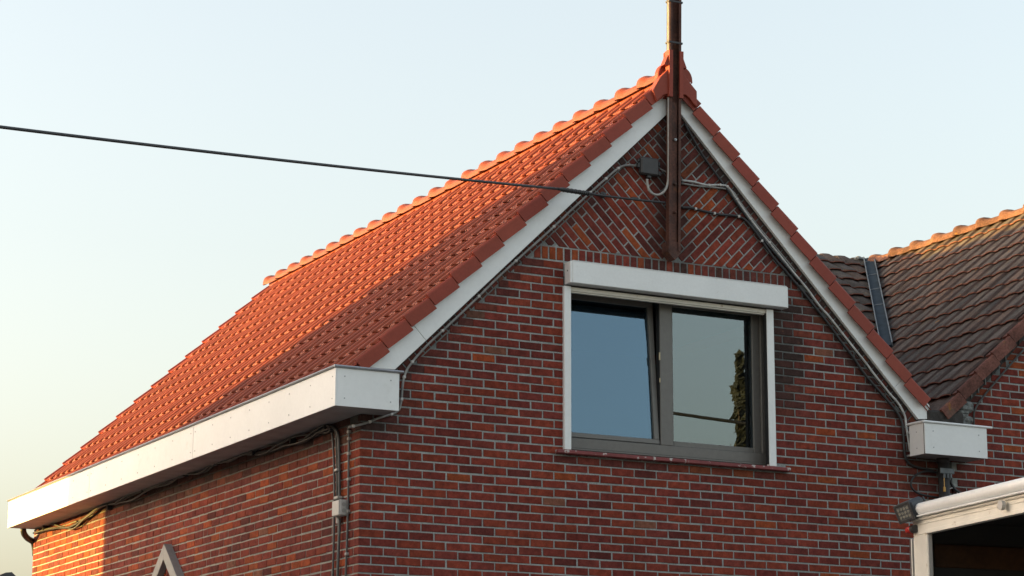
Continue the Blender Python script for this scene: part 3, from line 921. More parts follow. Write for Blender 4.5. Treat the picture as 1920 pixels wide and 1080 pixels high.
# left light tilted inwards at the top
TLT = Matrix.Translation((0, YF+.055, .55)) @ Matrix.Rotation(rad(-4.6), 4, 'X') @ Matrix.Translation((0, -(YF+.055), -.55))
sh = MB()
sh.bbox((1.94, YF+.012, .549), (2.915, YF+.07, .592), .004, 0, TLT)
sh.bbox((1.94, YF+.012, 1.795), (2.915, YF+.07, 1.845), .004, 0, TLT)
sh.bbox((1.94, YF+.012, .5925), (2.01, YF+.07, 1.7945), .004, 0, TLT)
sh.bbox((2.862, YF+.012, .5925), (2.912, YF+.07, 1.7945), .004, 0, TLT)
sash = sh.build('sash', M_frame, window, label='tilted window sash leaning inwards at the top')
gp = MB(); gp.box((2.01, YG, .592), (2.862, YG+.003, 1.795), 0, TLT); gp.build('pane', M_glass_skytint, window, label='pane of the tilted sash, tinted for the deeper blue sky it mirrors')
sp = MB(); sp.box((2.842, YG+.004, .592), (2.862, YG+.012, 1.795), 0, TLT); sp.build('pane_spacer', M_zinc, window)
gs = MB()
gs.box((1.95, YF+.006, .5452), (2.917, YF+.011, .549)); gs.box((2.912, YF+.010, .55), (2.9165, YF+.06, 1.845))
gs.box((3.0625, YF+.018, .5452), (3.97, YF+.0215, .549))
gs.build('gasket', M_rubber, window)
hg = MB(); hg.bbox((2.905, YF-.006, 1.30), (2.917, YF+.004, 1.37), .002); hg.bbox((2.907, YF-.004, 1.10), (2.917, YF+.004, 1.14), .002); hg.build('hinge', M_brass2, window)
# dim room behind
rm = MB()
rm.add([(1.2,.27,-.6),(4.8,.27,-.6),(4.8,3.4,-.6),(1.2,3.4,-.6),(1.2,.27,2.04),(4.8,.27,2.04),(4.8,3.4,2.04),(1.2,3.4,2.04)],
       [(0,1,2,3),(7,6,5,4),(3,2,6,7),(0,3,7,4),(2,1,5,6)])
rm.build('room', M_room, house)
# sill
sl_ = MB(); sl_.bbox((1.80,-.055,.375),(4.165,.10,.408), .006)
sl_.build('window_sill', M_sill, house)
# shutter: box, lintel strip, guide rails
sb_ = MB()
sb_.bbox((1.915,-.112,1.853),(4.122,-.004,2.045), .004)
sb_.box((1.93,-.004,1.86),(4.09,.115,2.04))
shutter = sb_.build('shutter_box', M_pvc, house)
ec = MB(); ec.bbox((1.893,-.108,1.852),(1.9148,-.002,2.044), .003); ec.build('end_cap', M_white, shutter)
ec = MB(); ec.bbox((4.1222,-.108,1.852),(4.136,-.002,2.046), .003); ec.build('end_cap', M_white, shutter)
lp = MB(); lp.bbox((1.917,-.1135,2.0455),(4.121,-.03,2.052), .002); lp.build('lid_lip', M_white, shutter)
ls = MB(); ls.bbox((1.945,-.014,1.802),(3.949,.05,1.8365), .002); ls.bbox((1.945,-.003,1.79),(3.949,.03,1.8018), .002); ls.build('slat_slot', M_cream, shutter)
for x0, x1 in ((1.876,1.943),(3.951,4.027)):
    gr_ = MB(); gr_.bbox((x0,-.032,.412),(x1,.012,1.838), .004); gr_.box((x0+.012,.012,.413),(x1-.012,.03,1.83)); gr_.build('guide_rail', M_pvc, shutter)
gl_ = MB(); gl_.box((3.944,-.026,.43),(3.9505,.02,1.80)); gl_.build('guide_brush', M_rubber, shutter)
hl = MB(); hl.tube([(1.8925,-.06,1.965),(1.8905,-.06,1.965)], .007, 8, 0, 1); hl.build('cap_screw', M_rubber, shutter)
# pointed stone hood on the side wall
hd = MB()
LF = lambda u, q, n: (-n, u, q)
ya = 4.585
def tri(zt, zb_, k=1.18): return [(ya-(zt-zb_)*k,zb_),(ya,zt),(ya+(zt-zb_)*k,zb_)]
o_ = tri(-.052,-1.1); i_ = tri(-.205,-1.1, 1.18)
hd.prism([o_[0], i_[0], i_[1], o_[1]], LF, .08, -.004, 0, .003)
hd.prism([o_[1], i_[1], i_[2], o_[2]], LF, .08, -.004, 0, .003)
hood = hd.build('pointed_hood', M_stone, house)
ti = tri(-.215,-1.1,1.18)
fl = MB(); fl.prism(ti, LF, .012, .001); fl.build('infill_mortar', M_mortar_p, hood)
r = random.Random(77)
for sd in (-1,1):
    for jn in range(-20, 16):
        for iv in range(-8, 2):
            a0, a1 = iv*PW+(jn % 2)*PW/2+.006, (iv+1)*PW+(jn % 2)*PW/2-.006
            b0, b1 = jn*.0737+.006, (jn+1)*.0737-.006
            poly = [(ya - sd*(a+b)*s2, -.95 + (b-a)*s2) for a, b in ((a0,b0),(a1,b0),(a1,b1),(a0,b1))]
            pl = [(-1.*sd,0,-sd*ya-.005), (1.,1.18,ti[1][1]*1.18+ya-.006), (-1.,1.18,ti[1][1]*1.18-ya-.006), (0,-1,1.09)]
            p = clean(clip(poly, pl))
            if len(p) < 3 or area(p) < .0008: continue
            mb = MB(); mb.prism(p, LF, .022, .004, 0, .003)
            mb.build('slanted_brick', M_brick, hood, color=brick_tint(0,0,r,0,.1,.1))

# ------------------------------------------------------------------ steel mast on the gable
mast = thing('steel_mast', 'rusty steel channel mast fixed to the gable and rising past the ridge', 'mast', (2.94, -.07, 2.19))
def mx(z): return 2.9405+(z-2.3)*.0177            # it leans a little
ms = MB()
z0, z1 = 2.25, 5.9
def mslab(mb, xa, xb, ya, yb, za, zb, mi=0):
    V = [(mx(za)+xa,ya,za),(mx(za)+xb,ya,za),(mx(za)+xb,yb,za),(mx(za)+xa,yb,za),(mx(zb)+xa,ya,zb),(mx(zb)+xb,ya,zb),(mx(zb)+xb,yb,zb),(mx(zb)+xa,yb,zb)]
    mb.add(V, [(0,3,2,1),(4,5,6,7),(0,1,5,4),(1,2,6,5),(2,3,7,6),(3,0,4,7)], mi)
mslab(ms, -.060, -.052, -.120, -.062, z0, z1)
mslab(ms, .052, .060, -.120, -.062, z0, z1)
mslab(ms, -.0518, .0518, -.072, -.0625, z0, z1)
mslab(ms, -.0518, -.036, -.120, -.1125, z0, z1)
mslab(ms, .036, .0518, -.120, -.1125, z0, z1)
mslab(ms, -.030, .030, -.100, -.0722, z0+.02, 3.62)
mo = ms.build('channel', M_rust, mast)
ft = MB()
ft.prism([(2.885,2.33),(2.87,2.24),(2.915,2.19),(2.945,2.165),(2.975,2.19),(3.01,2.24),(3.0,2.33)], FRONT, .11, .004, 0, .004)
ft.build('foot_bracket', M_rust, mast)
for z in (3.27, 2.86, 2.60):
    b = MB(); b.tube([(mx(z)+.005,-.102,z),(mx(z)+.005,-.118,z)], .013, 6, 0, 1); b.tube([(mx(z)+.005,-.118,z),(mx(z)+.005,-.128,z)], .007, 8, 0, 1)
    b.build('bolt', M_trim if z > 3 else M_rust, mast)
for z in (4.18, 4.57):
    b = MB()
    b.box((mx(z)-.072,-.124,z-.008),(mx(z)+.072,-.12,z+.008)); b.box((mx(z)-.0725,-.1235,z-.008),(mx(z)-.060,-.06,z+.008)); b.box((mx(z)+.0605,-.1235,z-.008),(mx(z)+.0725,-.06,z+.008))
    b.build('strap_clip', M_black, mast)
cl = MB()
def colr(xa, xb, ta, tb, ya, yb, za, zb):
    V = [(mx(za)+xa,ya,za),(mx(za)+xb,ya,za),(mx(za)+xb,yb,za),(mx(za)+xa,yb,za),(mx(zb)+ta,ya,zb),(mx(zb)+tb,ya,zb),(mx(zb)+tb,yb,zb),(mx(zb)+ta,yb,zb)]
    cl.add(V, [(0,3,2,1),(4,5,6,7),(0,1,5,4),(1,2,6,5),(2,3,7,6),(3,0,4,7)])
for s in (-1, 1):
    xs = sorted((s*.036, s*.068)); colr(*xs, *xs, -.136, -.1215, 3.66, 4.10)
    xs = sorted((s*.0615, s*.074)); colr(*xs, *xs, -.1363, -.05, 3.66, 4.10)
    xs = sorted((s*.0745, s*.118)); ts = sorted((s*.0745, s*.078)); colr(*xs, *ts, -.120, -.045, 3.955, 4.05)
colr(-.078, .078, -.078, .078, -.0495, -.035, 3.80, 4.09)
cl.build('weather_collar', M_tile_p, mast)

def cable(name, label, cat, pts, r, mt, smooth=4, n=7, clips=(), group=None, extra=()):
    mb = MB(); mb.tube(pts, r, n, 0, smooth)
    for p, rr in extra: mb.tube(p, rr, n, 0, smooth)
    o = mb.build(name, mt, None, smooth=True)
    tag(o, label, cat, group)
    for p in clips:
        c = MB(); c.bbox((p[0]-.012,p[1]-.014,p[2]-.012),(p[0]+.012,p[1]+.016,p[2]+.012), .004)
        c.build('cable_clip', M_gbox, o)
    return o
def along(pts, n, a=.05, b=.95):
    S = spline(pts, 6); return [S[int((a+(b-a)*i/(n-1))*(len(S)-1))] for i in range(n)]
cable('conduit', 'pale conduit down the mast, hooking round into the junction box', 'conduit', CO['hook'], .011, M_conduit)
jb = MB()
jb.bbox((2.632,-.075,2.925),(2.815,-.012,3.085), .012)
jbo = jb.build('junction_box', M_dark, None)
tag(jbo, 'dark junction box on the gable top left of the mast', 'junction box')
for lo, hi in (((2.605,-.06,2.98),(2.632,-.025,3.03)), ((2.8155,-.06,2.93),(2.845,-.025,2.975)), ((2.70,-.06,2.898),(2.745,-.02,2.9248)), ((2.61,-.055,3.035),(2.6318,-.03,3.065)), ((2.8153,-.06,3.02),(2.838,-.03,3.06))):
    b = MB(); b.bbox(lo, hi, .006); b.build('cable_gland', M_black, jbo)
lg = CO['leftgrey']
cable('wall_cable', 'grey cable clipped below the left bargeboard, running down behind the gutter end', 'cable', lg, .0105, M_greyc, clips=along(lg, 13, .12, .97), extra=[([(p[0]+.012, p[1]+.004, p[2]+.014) for p in lg[5:14]], .006)])
cable('wall_cable', 'silvery cable clipped below the right bargeboard, ending at the small gutter box', 'cable', CO['silver'], .0105, M_silver, clips=along(CO['silver'], 6, .1, .3))
cable('wall_cable', 'second grey cable from the mast, looped just under the silvery one', 'cable', CO['lower'], .009, M_greyc)
cable('wall_cable', 'thick black cable from the mast sagging right, down to the rain pipe', 'cable', CO['black'], .0125, M_black, clips=along(CO['black'], 4, .06, .24))
cable('wall_cable', 'black cable starting at the gable peak under the right bargeboard', 'cable', CO['apexblack'], .011, M_black)
cable('wall_cable', 'short pale cable between the dark junction box and the mast', 'cable', CO['boxpole'], .007, M_greyc)
# incoming service line
P0, P1, P2, P3 = [Vector(p) for p in CO['wire']]
dirw = (P3-P2)
far_ = P2 + dirw*1.52
def wirept(t):
    p = P2.lerp(far_, t); p.z -= .10*4*t*(1-t)*.35; return p
wpts = [wirept(i/16) for i in range(17)]
wl = MB()
wl.tube([P2]+wpts[1:], .0115, 8, 0, 1)
wl.tube([P0, P0.lerp(P1,.5)+Vector((0,0,-.004)), P1, P2], lambda t: .0105, 8, 0, 5)
wo = wl.build('overhead_line', M_black, None, smooth=True)
tag(wo, 'black overhead line crossing the sky and red roof to the mast', 'power line')
gp = MB()
gp.tube([P1+(P0-P1)*.02, P2], lambda t: .017 if .0 < t < .96 else .013, 8, 0, 8)
for i in range(14):
    c = P2.lerp(P1, .12+.75*i/13)
    gp.tube([c+Vector((-.006,0,-.001)), c+Vector((.006,0,.001))], .022 if i % 2 else .0195, 8, 0, 1)
gp.build('dead_end_grip', M_black, wo, smooth=True)
g2 = MB(); c = P0.lerp(P1, .42)
g2.bbox(c-Vector((.035,.012,.012)), c+Vector((.035,.012,.016)), .005); g2.build('wire_splice', M_black, wo)
hk = MB(); hk.tube([(2.26,-.002,2.69),(2.26,-.05,2.69),(2.265,-.055,2.665)], .012, 8); hk.tube([(2.26,-.03,2.69),(2.26,-.045,2.69)], .03, 10, 0, 1)
tag(hk.build('wall_hook', M_black, None), 'small black wall hook just above the overhead line on the gable', 'hook')

# ------------------------------------------------------------------ cables on the side wall
bun = CO['bundle']
S = spline(bun, 8)
r = random.Random(3)
cols = [M_greyc2, M_black, M_greyc2, M_dark]
bl = MB()
for k in range(4):
    ph = k*math.pi/2; pts = []
    for i, p in enumerate(S):
        t = i/(len(S)-1)
        amp = .016+.022*abs(math.sin(9.5*t*math.pi+.7))
        pts.append((p[0]-.006+.016*math.sin(ph+26*t+k), p[1], p[2]+amp*math.sin(ph+21*t+2.1*math.sin(7*t+k))))
    bl.tube(pts, .0095, 6, k, 1)
bo = bl.build('cable_bundle', cols, None, smooth=True)
tag(bo, 'loosely twisted cable bundle slung along the side wall under the gutter', 'cables')
for i in range(9):
    p = S[int((.04+.115*i)*(len(S)-1))]
    c = MB(); c.bbox((p[0]-.03, p[1]-.010, p[2]-.03), (p[0]+.032, p[1]+.010, p[2]+.03), .006); c.build('cable_tie', M_black, bo)
def vclips(o, pts, sz=.016, mt=None):
    for p in pts:
        c = MB(); c.bbox((p[0]-sz,p[1]-sz*1.4,p[2]-.012),(p[0]+.018,p[1]+sz*1.4,p[2]+.012), .004); c.build('pipe_clip', mt or M_conduit, o)
GRP = None
o = cable('wall_cable', 'thin black cable, leftmost of the downward runs on the side wall', 'cable', CO['pipeA'], .0095, M_pipe)
o = cable('wall_conduit', 'grey conduit bending down from the bundle into the small grey box', 'conduit', CO['pipeB'], .012, M_greyc2)
vclips(o, [(-.024, .4, .16)], .022)
o = cable('wall_conduit', 'dark conduit beside the grey one, entering the small grey box', 'conduit', CO['pipeC'], .0125, M_pipe)
vclips(o, [(-.024, .365, -.075)], .03, M_conduit)
o = cable('wall_conduit', 'dark conduit leaving the small grey box downwards', 'conduit', CO['pipeB2'], .0125, M_pipe)
c = MB(); c.tube([(-.024, .37,-.235),(-.024,.372,-.285)], .018, 10, 0, 1); c.build('conduit_gland', M_gbox, o)
o = cable('wall_cable', 'thin dark cable nearest the house corner on the side wall', 'cable', CO['pipeD'], .0095, M_pipe)
vclips(o, along(CO['pipeD'], 6, .12, .8), .012)
eb = MB()
eb.bbox((-.075,.222,-.235),(-.004,.372,-.105), .008)
ebo = eb.build('socket_box', M_gbox, None)
tag(ebo, 'small light grey box on the side wall conduits near the corner', 'junction box')
for z in (-.145,-.195):
    k = MB(); k.tube([(-.04,.2215,z),(-.04,.219,z)], .017, 12, 0, 1); k.build('knockout', M_conduit, ebo)
ld = MB(); ld.bbox((-.082,.226,-.231),(-.0752,.368,-.109), .003); ld.build('box_lid', M_gbox, ebo)

# ------------------------------------------------------------------ box gutter between the houses and its pipe
bgx = thing('box_gutter', 'short white box gutter with rain pipe between the two gables', 'gutter', (5.8, -.15, .6))
b = MB()
b.box((5.472,-.292,.603),(6.172,-.004,.62)); b.box((5.48,-.28,.82),(6.165,-.01,.835)); b.box((6.166,-.289,.62),(6.174,-.004,.875))
b.build('gutter_floor', M_soffit, bgx)
b = MB(); b.bbox((5.466,-.30,.598),(6.176,-.288,.880), .0015); b.build('fascia_panel', M_white, bgx)
b = MB(); b.bbox((5.464,-.285,.598),(5.476,-.07,.884), .0015); b.build('end_panel', M_white, bgx)
b = MB(); b.box((5.462,-.2885,.60),(5.468,-.2855,.88)); b.build('corner_joint', M_rubber, bgx)
b = MB(); b.tube([(5.455,-.303,.893),(6.235,-.303,.891)], .0115, 8, 0, 1); b.tube([(5.456,-.303,.8932),(5.456,-.06,.896)], .0112, 8, 0, 1)
b.build('gutter_trim', M_pvc, bgx)
screws([(x,-.3005,z) for x in (5.56,6.08) for z in (.66,.81)], bgx, Matrix.Rotation(rad(90),4,'Z'))
screws([(5.4635,-.18,z) for z in (.66,.81)], bgx)
b = MB(); b.tube([(5.83,-.085,.60),(5.815,-.085,GROUND)], .052, 12, 0, 1); b.build('rain_pipe', M_dark, bgx, smooth=True)
b = MB(); b.tube([(5.825,-.085,.605),(5.825,-.085,.56)], .06, 12, 0, 1); b.build('pipe_collar', M_dark, bgx, smooth=True)
b = MB()
b.bbox((5.745,-.15,.455),(5.905,-.138,.505), .004)
cbo = b.build('cable_clamp', M_zinc, None)
tag(cbo, 'grey metal clamp holding the cables on the black rain pipe', 'clamp')
for x in (5.79,5.83,5.865):
    k = MB(); k.tube([(x,-.144,.4548),(x,-.144,.415)], .012, 8, 0, 1); k.build('clamp_screw', M_zinc, cbo)
yt = MB(); yt.bbox((5.772,-.155,.285),(5.796,-.14,.33), .004); yt.tube([(5.785,-.147,.415),(5.784,-.147,.33)], .004, 6, 0, 1)
tag(yt.build('connector', [M_brass], None), 'tiny yellow connector hanging below the cable clamp', 'connector')
off = lambda pts, d: [(p[0], p[1]-d, p[2]) for p in pts]
cable('wall_cable', 'black cable loop hanging left of the rain pipe', 'cable', CO['gut_loop1'], .010, M_black)
cable('wall_cable', 'black cable pair running right from the rain pipe over the truck roof', 'cable', CO['gut_run'], .013, M_black, extra=[(CO['gut_run2'], .009)])
cable('wall_cable', 'pale cable ring beside the rain pipe', 'cable', CO['gut_ring'], .006, M_silver)

# ------------------------------------------------------------------ the neighbouring house on the right
nb = thing('brick_house', 'older brick house at right with brown lichen covered tiled roof', 'house', (6.5, 0, GROUND))
NX0, NX1, NRX = 5.997, 11.4, 8.72
NT = .964
def ntop(X): return 1.18+NT*(X-6.122)            # lower edge of its edge tiles
nw = MB()
zz = [GROUND,-1.3]+[-1.25+.05*i for i in range(99)]
for z0, z1 in zip(zz, zz[1:]):
    a0 = max(NX0, 6.122+(z0-1.18)/NT-.08); a1 = max(NX0, 6.122+(z1-1.18)/NT-.08)
    b0 = min(NX1, 2*NRX-a0); b1 = min(NX1, 2*NRX-a1)
    if b1-a1 < .03: break
    n = 4 if z0 < -1.3 else max(1, int((b0-a0)/.13))
    for j in range(n):
        t0, t1 = j/n, (j+1)/n
        p = [(a0+(b0-a0)*t0,z0),(a0+(b0-a0)*t1,z0),(a1+(b1-a1)*t1,z1),(a1+(b1-a1)*t0,z1)]
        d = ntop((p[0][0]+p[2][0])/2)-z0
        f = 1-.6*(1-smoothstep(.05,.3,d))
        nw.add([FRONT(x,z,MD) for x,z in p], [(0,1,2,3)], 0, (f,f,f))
nw.box((NX0,.02,GROUND),(NX0+.04,9,.9), 0, None, (.5,.5,.5)); nw.box((NX1-.04,.02,GROUND),(NX1,9,.9), 0, None, (.5,.5,.5))
ngable = nw.build('gable_wall', M_mortar, nb)
r = random.Random(31)
nl_ = []
for k in range(-57, 50):
    z0, z1 = zrow(k)+JT/2, zrow(k+1)-JT/2
    x = NX0+(.0 if k % 2 else -PW/2)
    x += .05
    while x < NX1:
        a, b = max(NX0, x+JT/2+r.uniform(-.003,.003)), min(NX1, x+PW-JT/2)
        x += PW
        if b-a < .03: continue
        p = clean(clip(rect(a,b,z0,z1), [(-NT,1,1.18-NT*6.122-.05), (NT,1,1.18-NT*6.122-.05+2*NT*NRX)]))
        if len(p) < 3 or area(p) < .0012: continue
        xc = (a+b)/2; zc = (z0+z1)/2
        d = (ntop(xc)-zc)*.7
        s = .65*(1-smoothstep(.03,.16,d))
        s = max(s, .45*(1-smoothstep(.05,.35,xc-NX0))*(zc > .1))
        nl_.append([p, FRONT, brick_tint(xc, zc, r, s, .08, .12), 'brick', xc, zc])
nl_.sort(key=lambda e: 0 if inview((e[4],0,e[5])) and e[5] > -.45 else 1)
nv = sum(1 for e in nl_ if inview((e[4],0,e[5])) and e[5] > -.45)
for e in nl_[:min(nv, 300)]: brick_obj(e, ngable)
if nl_[min(nv,300):]: brick_stuff(nl_[min(nv,300):], 'brickwork', ngable)
# its roof
cN = 1/math.sqrt(1+NT*NT); sN = NT*cN
VN = Vector((cN,0,sN)); NN = Vector((-sN,0,cN))
ZN0 = 1.273-NT*6.027-.064/cN
def ndeck(X): return ZN0+NT*X
zr_ = ndeck(NRX)
rf = MB()
rf.add([(5.85,-.03,ndeck(5.85)),(5.85,9,ndeck(5.85)),(NRX,9,zr_),(NRX,-.03,zr_)], [(0,1,2,3)])
rf.add([(NRX,-.03,zr_),(NRX,9,zr_),(11.5,9,ndeck(2*NRX-11.5)),(11.5,-.03,ndeck(2*NRX-11.5))], [(0,1,2,3)])
rf.add([(5.85,-.03,ndeck(5.85)-.05),(NRX,-.03,zr_-.05),(11.5,-.03,ndeck(2*NRX-11.5)-.05),(11.5,-.03,ndeck(2*NRX-11.5)),(NRX,-.03,zr_),(5.85,-.03,ndeck(5.85))], [(0,1,4,5),(1,2,3,4)])
nroof = rf.build('roof', M_old_p, nb)
USO = [0,.008,.014,.024,.034,.060,.090,.120,.148,.160,.168,.190,.225]
def hold(u):
    return {.008: 0, .014: .009, .024: .019, .034: .0215, .060: .022, .090: .0205, .120: .018, .148: .013, .160: .007}.get(u, 0)
KWO = dict(US=USO, hprof=hold, bulge=.014, hmax=.022, thick=.018, step=.028)
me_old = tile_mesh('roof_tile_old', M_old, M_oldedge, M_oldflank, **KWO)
WS = .634                                      # fall of the cross wing's roof
VX0, VY0 = 8.70, 4.90
def valley_y(X): return VY0-(VX0-X)*1.521
def oldcol(r, X=0, lit=0):
    q = r.random()
    c = (.088,.072,.062) if q < .55 else (.105,.072,.056) if q < .85 else (.072,.062,.056)
    f = .8+.4*r.random()
    return tuple(v*f for v in c)
ntl = []
for k in range(14):
    Xn = 6.027+.2065*(k-0) + .064*sN
    if Xn > NRX-.06: break
    for i in range(34):
        y = .063+TWD*(i-0)
        if y > valley_y(Xn+.12)-.06: break
        ntl.append((frame_mat(Vector((Xn, y, ndeck(Xn)))+NN*r.uniform(-.004,.004), (VN+UY*r.uniform(-.012,.012)).normalized(), UY, NN), oldcol(r)))
ntl.sort(key=lambda e: 0 if inview(e[0].translation, 25) else 1)
for M, c in ntl[:300]: obj('roof_tile', me_old, nroof, M, c)
if ntl[300:]: tile_joined('roof_tiles', M_old_t, ntl[300:], nroof, **KWO)
me_vo = verge_mesh(M_old, 'old_verge_tile')
for k in range(14):
    Xn = 6.027+.2075*(k-1)*1.0 + .064*sN
    if Xn > NRX-.05: break
    M = frame_mat(Vector((Xn, -.09, ndeck(Xn))), VN, UY, NN) @ Matrix.Scale(1.0,4)
    f = .8+.4*r.random()
    obj('verge_tile', me_vo, nroof, M, (.135*f,.055*f,.042*f))
me_or = ridge_mesh('ridge_tile_old', M_old, RP, .118, .090, .148, .132)
for i in range(14):
    y = .70+RP*i - .41*2
    if y > VY0-.1: break
    f = .85+.3*r.random()
    obj('ridge_tile', me_or, nroof, Matrix.Translation((NRX, y, zr_-.045+r.uniform(-.004,.004))), (.14*f,.066*f,.044*f))
uc = MB()
uc.prism([(6.0,ntop(6.0)-.10),(NRX,ntop(NRX)-.07),(NRX,ntop(NRX)+.03),(6.0,ntop(6.0)+.03)], FRONT, .012, .001, 0, 0)
for i in range(26):
    x = 6.15+i*.085; z = ntop(x)-.05-.03*r.random()
    uc.prism([(x,z+.05),(x+.012,z+.055),(x+.014,z-.03*r.random()),(x+.004,z-.02)], FRONT, .02, .005, 1 if r.random() < .55 else 0, 0)
uc.build('verge_bedding', [M_dirt, M_foam], nroof)
# cross wing behind, with its ridge square to the other
cW = 1/math.sqrt(1+WS*WS); sW = WS*cW
VW = Vector((0,cW,sW)); NW = Vector((0,-sW,cW))
def wdeck(Y): return zr_ + WS*(Y-VY0)
wg = MB()
wg.add([(5.9,.6,wdeck(.6)),(VX0+.1,.6,wdeck(.6)),(VX0+.1,VY0+.02,wdeck(VY0+.02)),(5.9,VY0+.02,wdeck(VY0+.02))], [(0,1,2,3)])
wg.add([(5.9,VY0+.02,wdeck(VY0)),(VX0+.1,VY0+.02,wdeck(VY0)),(VX0+.1,VY0+4,wdeck(VY0-4)),(5.9,VY0+4,wdeck(VY0-4))], [(0,1,2,3)])
wing = wg.build('wing_roof', M_old_p, nb)
n_ = 0
for k in range(16):
    Yn = VY0-.16-.245*k
    for i in range(12):
        X = VX0-.02-TWD*i
        if Yn > valley_y(X-.11)-.02+.0 and X > 5.95 and Yn > 1.6:
            if X-.225 > 5.9:
                o_ = Vector((X, Yn, wdeck(Yn)))+NW*r.uniform(-.005,.008)
                obj('roof_tile', me_old, wing, frame_mat(o_, (VW+Vector((r.uniform(-.02,.02),0,0))).normalized(), Vector((-1,0,0)), NW), tuple(v*.82 for v in oldcol(r)))
for i in range(6):
    f = .7+.5*r.random()
    M = Matrix.Translation((VX0-.10-RP*i, VY0+.02, zr_-.085+r.uniform(-.006,.006))) @ Matrix.Rotation(rad(90),4,'Z')
    obj('ridge_tile', me_or, wing, M, (.115*f,.08*f,.06*f))
lm = MB(); 
for q in range(5): 
    c = Vector((VX0-.14+.07*q+.02*r.random(), VY0+.05-.05*r.random(), zr_+.05+.02*r.random()))
    lm.bbox(c-Vector((.05,.05,.035)), c+Vector((.05,.05,.035)), .03)
lm.build('mortar_lump', M_foam, wing)
# lead lined valley
vd = Vector((-1.19,-1.81,-1.19*NT)).normalized()
va = Vector((VX0-.03, VY0-.05, zr_+.03))
vs_ = vd.cross((NN+NW).normalized()).normalized()
vn = vs_.cross(vd).normalized()
if vn.z < 0: vn = -vn
vl = MB()
M = frame_mat(va + vn*.035, vd, vs_, vn)
vl.box((0,-.055,-.02),(3.6,.055,.004), 0, M)
vlo = vl.build('valley_gutter', M_lead, nb)
for s in (-1,1):
    e = MB(); e.box((0,s*.060-.006,-.02),(3.6,s*.060+.006,.030), 0, M); e.build('valley_edge', M_zinc, vlo)
for t in (.16,.78,1.40,2.05):
    e = MB(); e.box((t-.006,-.0535,.0045),(t+.006,.0535,.010), 0, M); e.build('lead_joint', M_zinc, vlo)
fm = MB()
for q in range(7):
    c = Vector((6.10+.09*r.random(), -.03+.04*r.random(), .93+.035*q)); s = .05+.03*r.random()
    fm.bbox(c-Vector((s,.05,.035)), c+Vector((s,.05,.035)), .025)
fm.build('mortar_lump', M_foam, nb)
cable('wall_cable', 'grey cable under the edge tiles of the older house', 'cable', CO['N_cond'], .010, M_greyc2, clips=())
dk = MB()
dk.bbox((5.70,-.06,.93),(6.12,.02,1.06), .02); dk.build('valley_fill', M_dirt, nb)

# ------------------------------------------------------------------ box truck with its side of the load space open
HD = rad(8)
ax = Vector((-math.sin(HD), -math.cos(HD), 0)); nx = Vector((math.cos(HD), -math.sin(HD), 0)); up = Vector((0,0,1))
TK = Vector((3.262, -3.0, 0))
MT = frame_mat(TK, ax, nx, up)            # local: x along the opening towards the viewer, y into the box, z up
truck = thing('box_truck', 'cream box truck parked by the gable, its dark load space open', 'truck', tuple(TK+Vector((0,0,GROUND))))
FLOOR, TOPZ, TW, TLn = -3.05, -.42, 2.45, 5.2
def tb(name, boxes, mt, parent, b=.006, **kw):
    mb = MB()
    for lo, hi in boxes: mb.bbox(lo, hi, min(b, .45*min(h-l for l, h in zip(lo, hi))), 0, MT)
    return mb.build(name, mt, parent, **kw)
fr = tb('rear_frame', [((0,0,FLOOR),(.205,.05,-.545)), ((TW-.205,0,FLOOR),(TW,.05,-.545)), ((0,0,-.5448),(TW,.05,-.425)), ((0,-.02,-.437),(TW,.02,-.417)), ((0,0,FLOOR-.15),(TW,.08,FLOOR-.002))], M_cream, truck, .005)
tb('header_bead', [((.20,-.006,-.5445),(TW-.2,-.0005,-.515)), ((.02,-.005,-.47),(TW-.02,-.0006,-.463))], M_cream, fr, .002)
tb('inner_jamb', [((.2055,.004,FLOOR),(.215,.042,-.55))], M_gbox, fr, .004)
tu = MB(); tu.tube([MT @ Vector(p) for p in ((.045,-.005,-.362),(.06,-.005,-.355),(1.2,-.005,-.352),(TW,-.005,-.352))], .048, 14, 0, 1); tu.tube([MT @ Vector(p) for p in ((-.03,-.005,-.362),(.05,-.005,-.362))], .026, 10, 0, 1)
tu.build('roof_roll', M_pvc, truck, smooth=True)
tb('roof_ledge', [((-.02,-.05,-.4165),(TW,.03,-.403))], M_pvc, truck, .003)
tb('hinge_strip', [((-.045,-.01,FLOOR),(-.015,.02,-.56))], M_steel, truck, .004)
tb('far_side', [((0,.052,FLOOR),(.03,TLn,-.43))], M_inside, truck)
tb('near_side', [((TW-.03,.052,FLOOR),(TW,TLn,-.43))], M_cream, truck)
tb('front_wall', [((.031,TLn-.03,FLOOR),(TW-.031,TLn,-.43))], M_inside, truck)
tb('box_roof', [((0,.052,-.4295),(TW,TLn,-.405))], M_inside, truck)
tb('load_floor', [((.031,.082,FLOOR-.1),(TW-.031,TLn-.031,FLOOR))], M_wood, truck)
tb('side_board', [((.031,.15,-.775),(.05,TLn-.05,-.60))], M_wood, truck)
tb('side_board', [((.031,.15,-1.35),(.05,TLn-.05,-1.05))], M_inside, truck)
tb('chassis', [((.5,.2,FLOOR-.35),(.62,TLn+2.2,FLOOR-.15)), ((TW-.62,.2,FLOOR-.35),(TW-.5,TLn+2.2,FLOOR-.15))], M_dark, truck)
cabm = MB()
cabm.prism([(5.45,-3.35),(7.4,-3.35),(7.4,-2.3),(6.95,-1.1),(5.45,-1.0)], lambda u, q, n: MT @ Vector((n, u, q)), .08, TW-.08, 0, .02)
cb = cabm.build('cab', M_cream, truck)
for x in (.07, TW-.07):
    wm = MB(); wm.prism([(5.8,-2.2),(6.9,-2.2),(6.65,-1.35),(5.8,-1.3)], lambda u, q, n: MT @ Vector((n, u, q)), x-.004, x+.004); wm.build('cab_window', M_glass, cb)
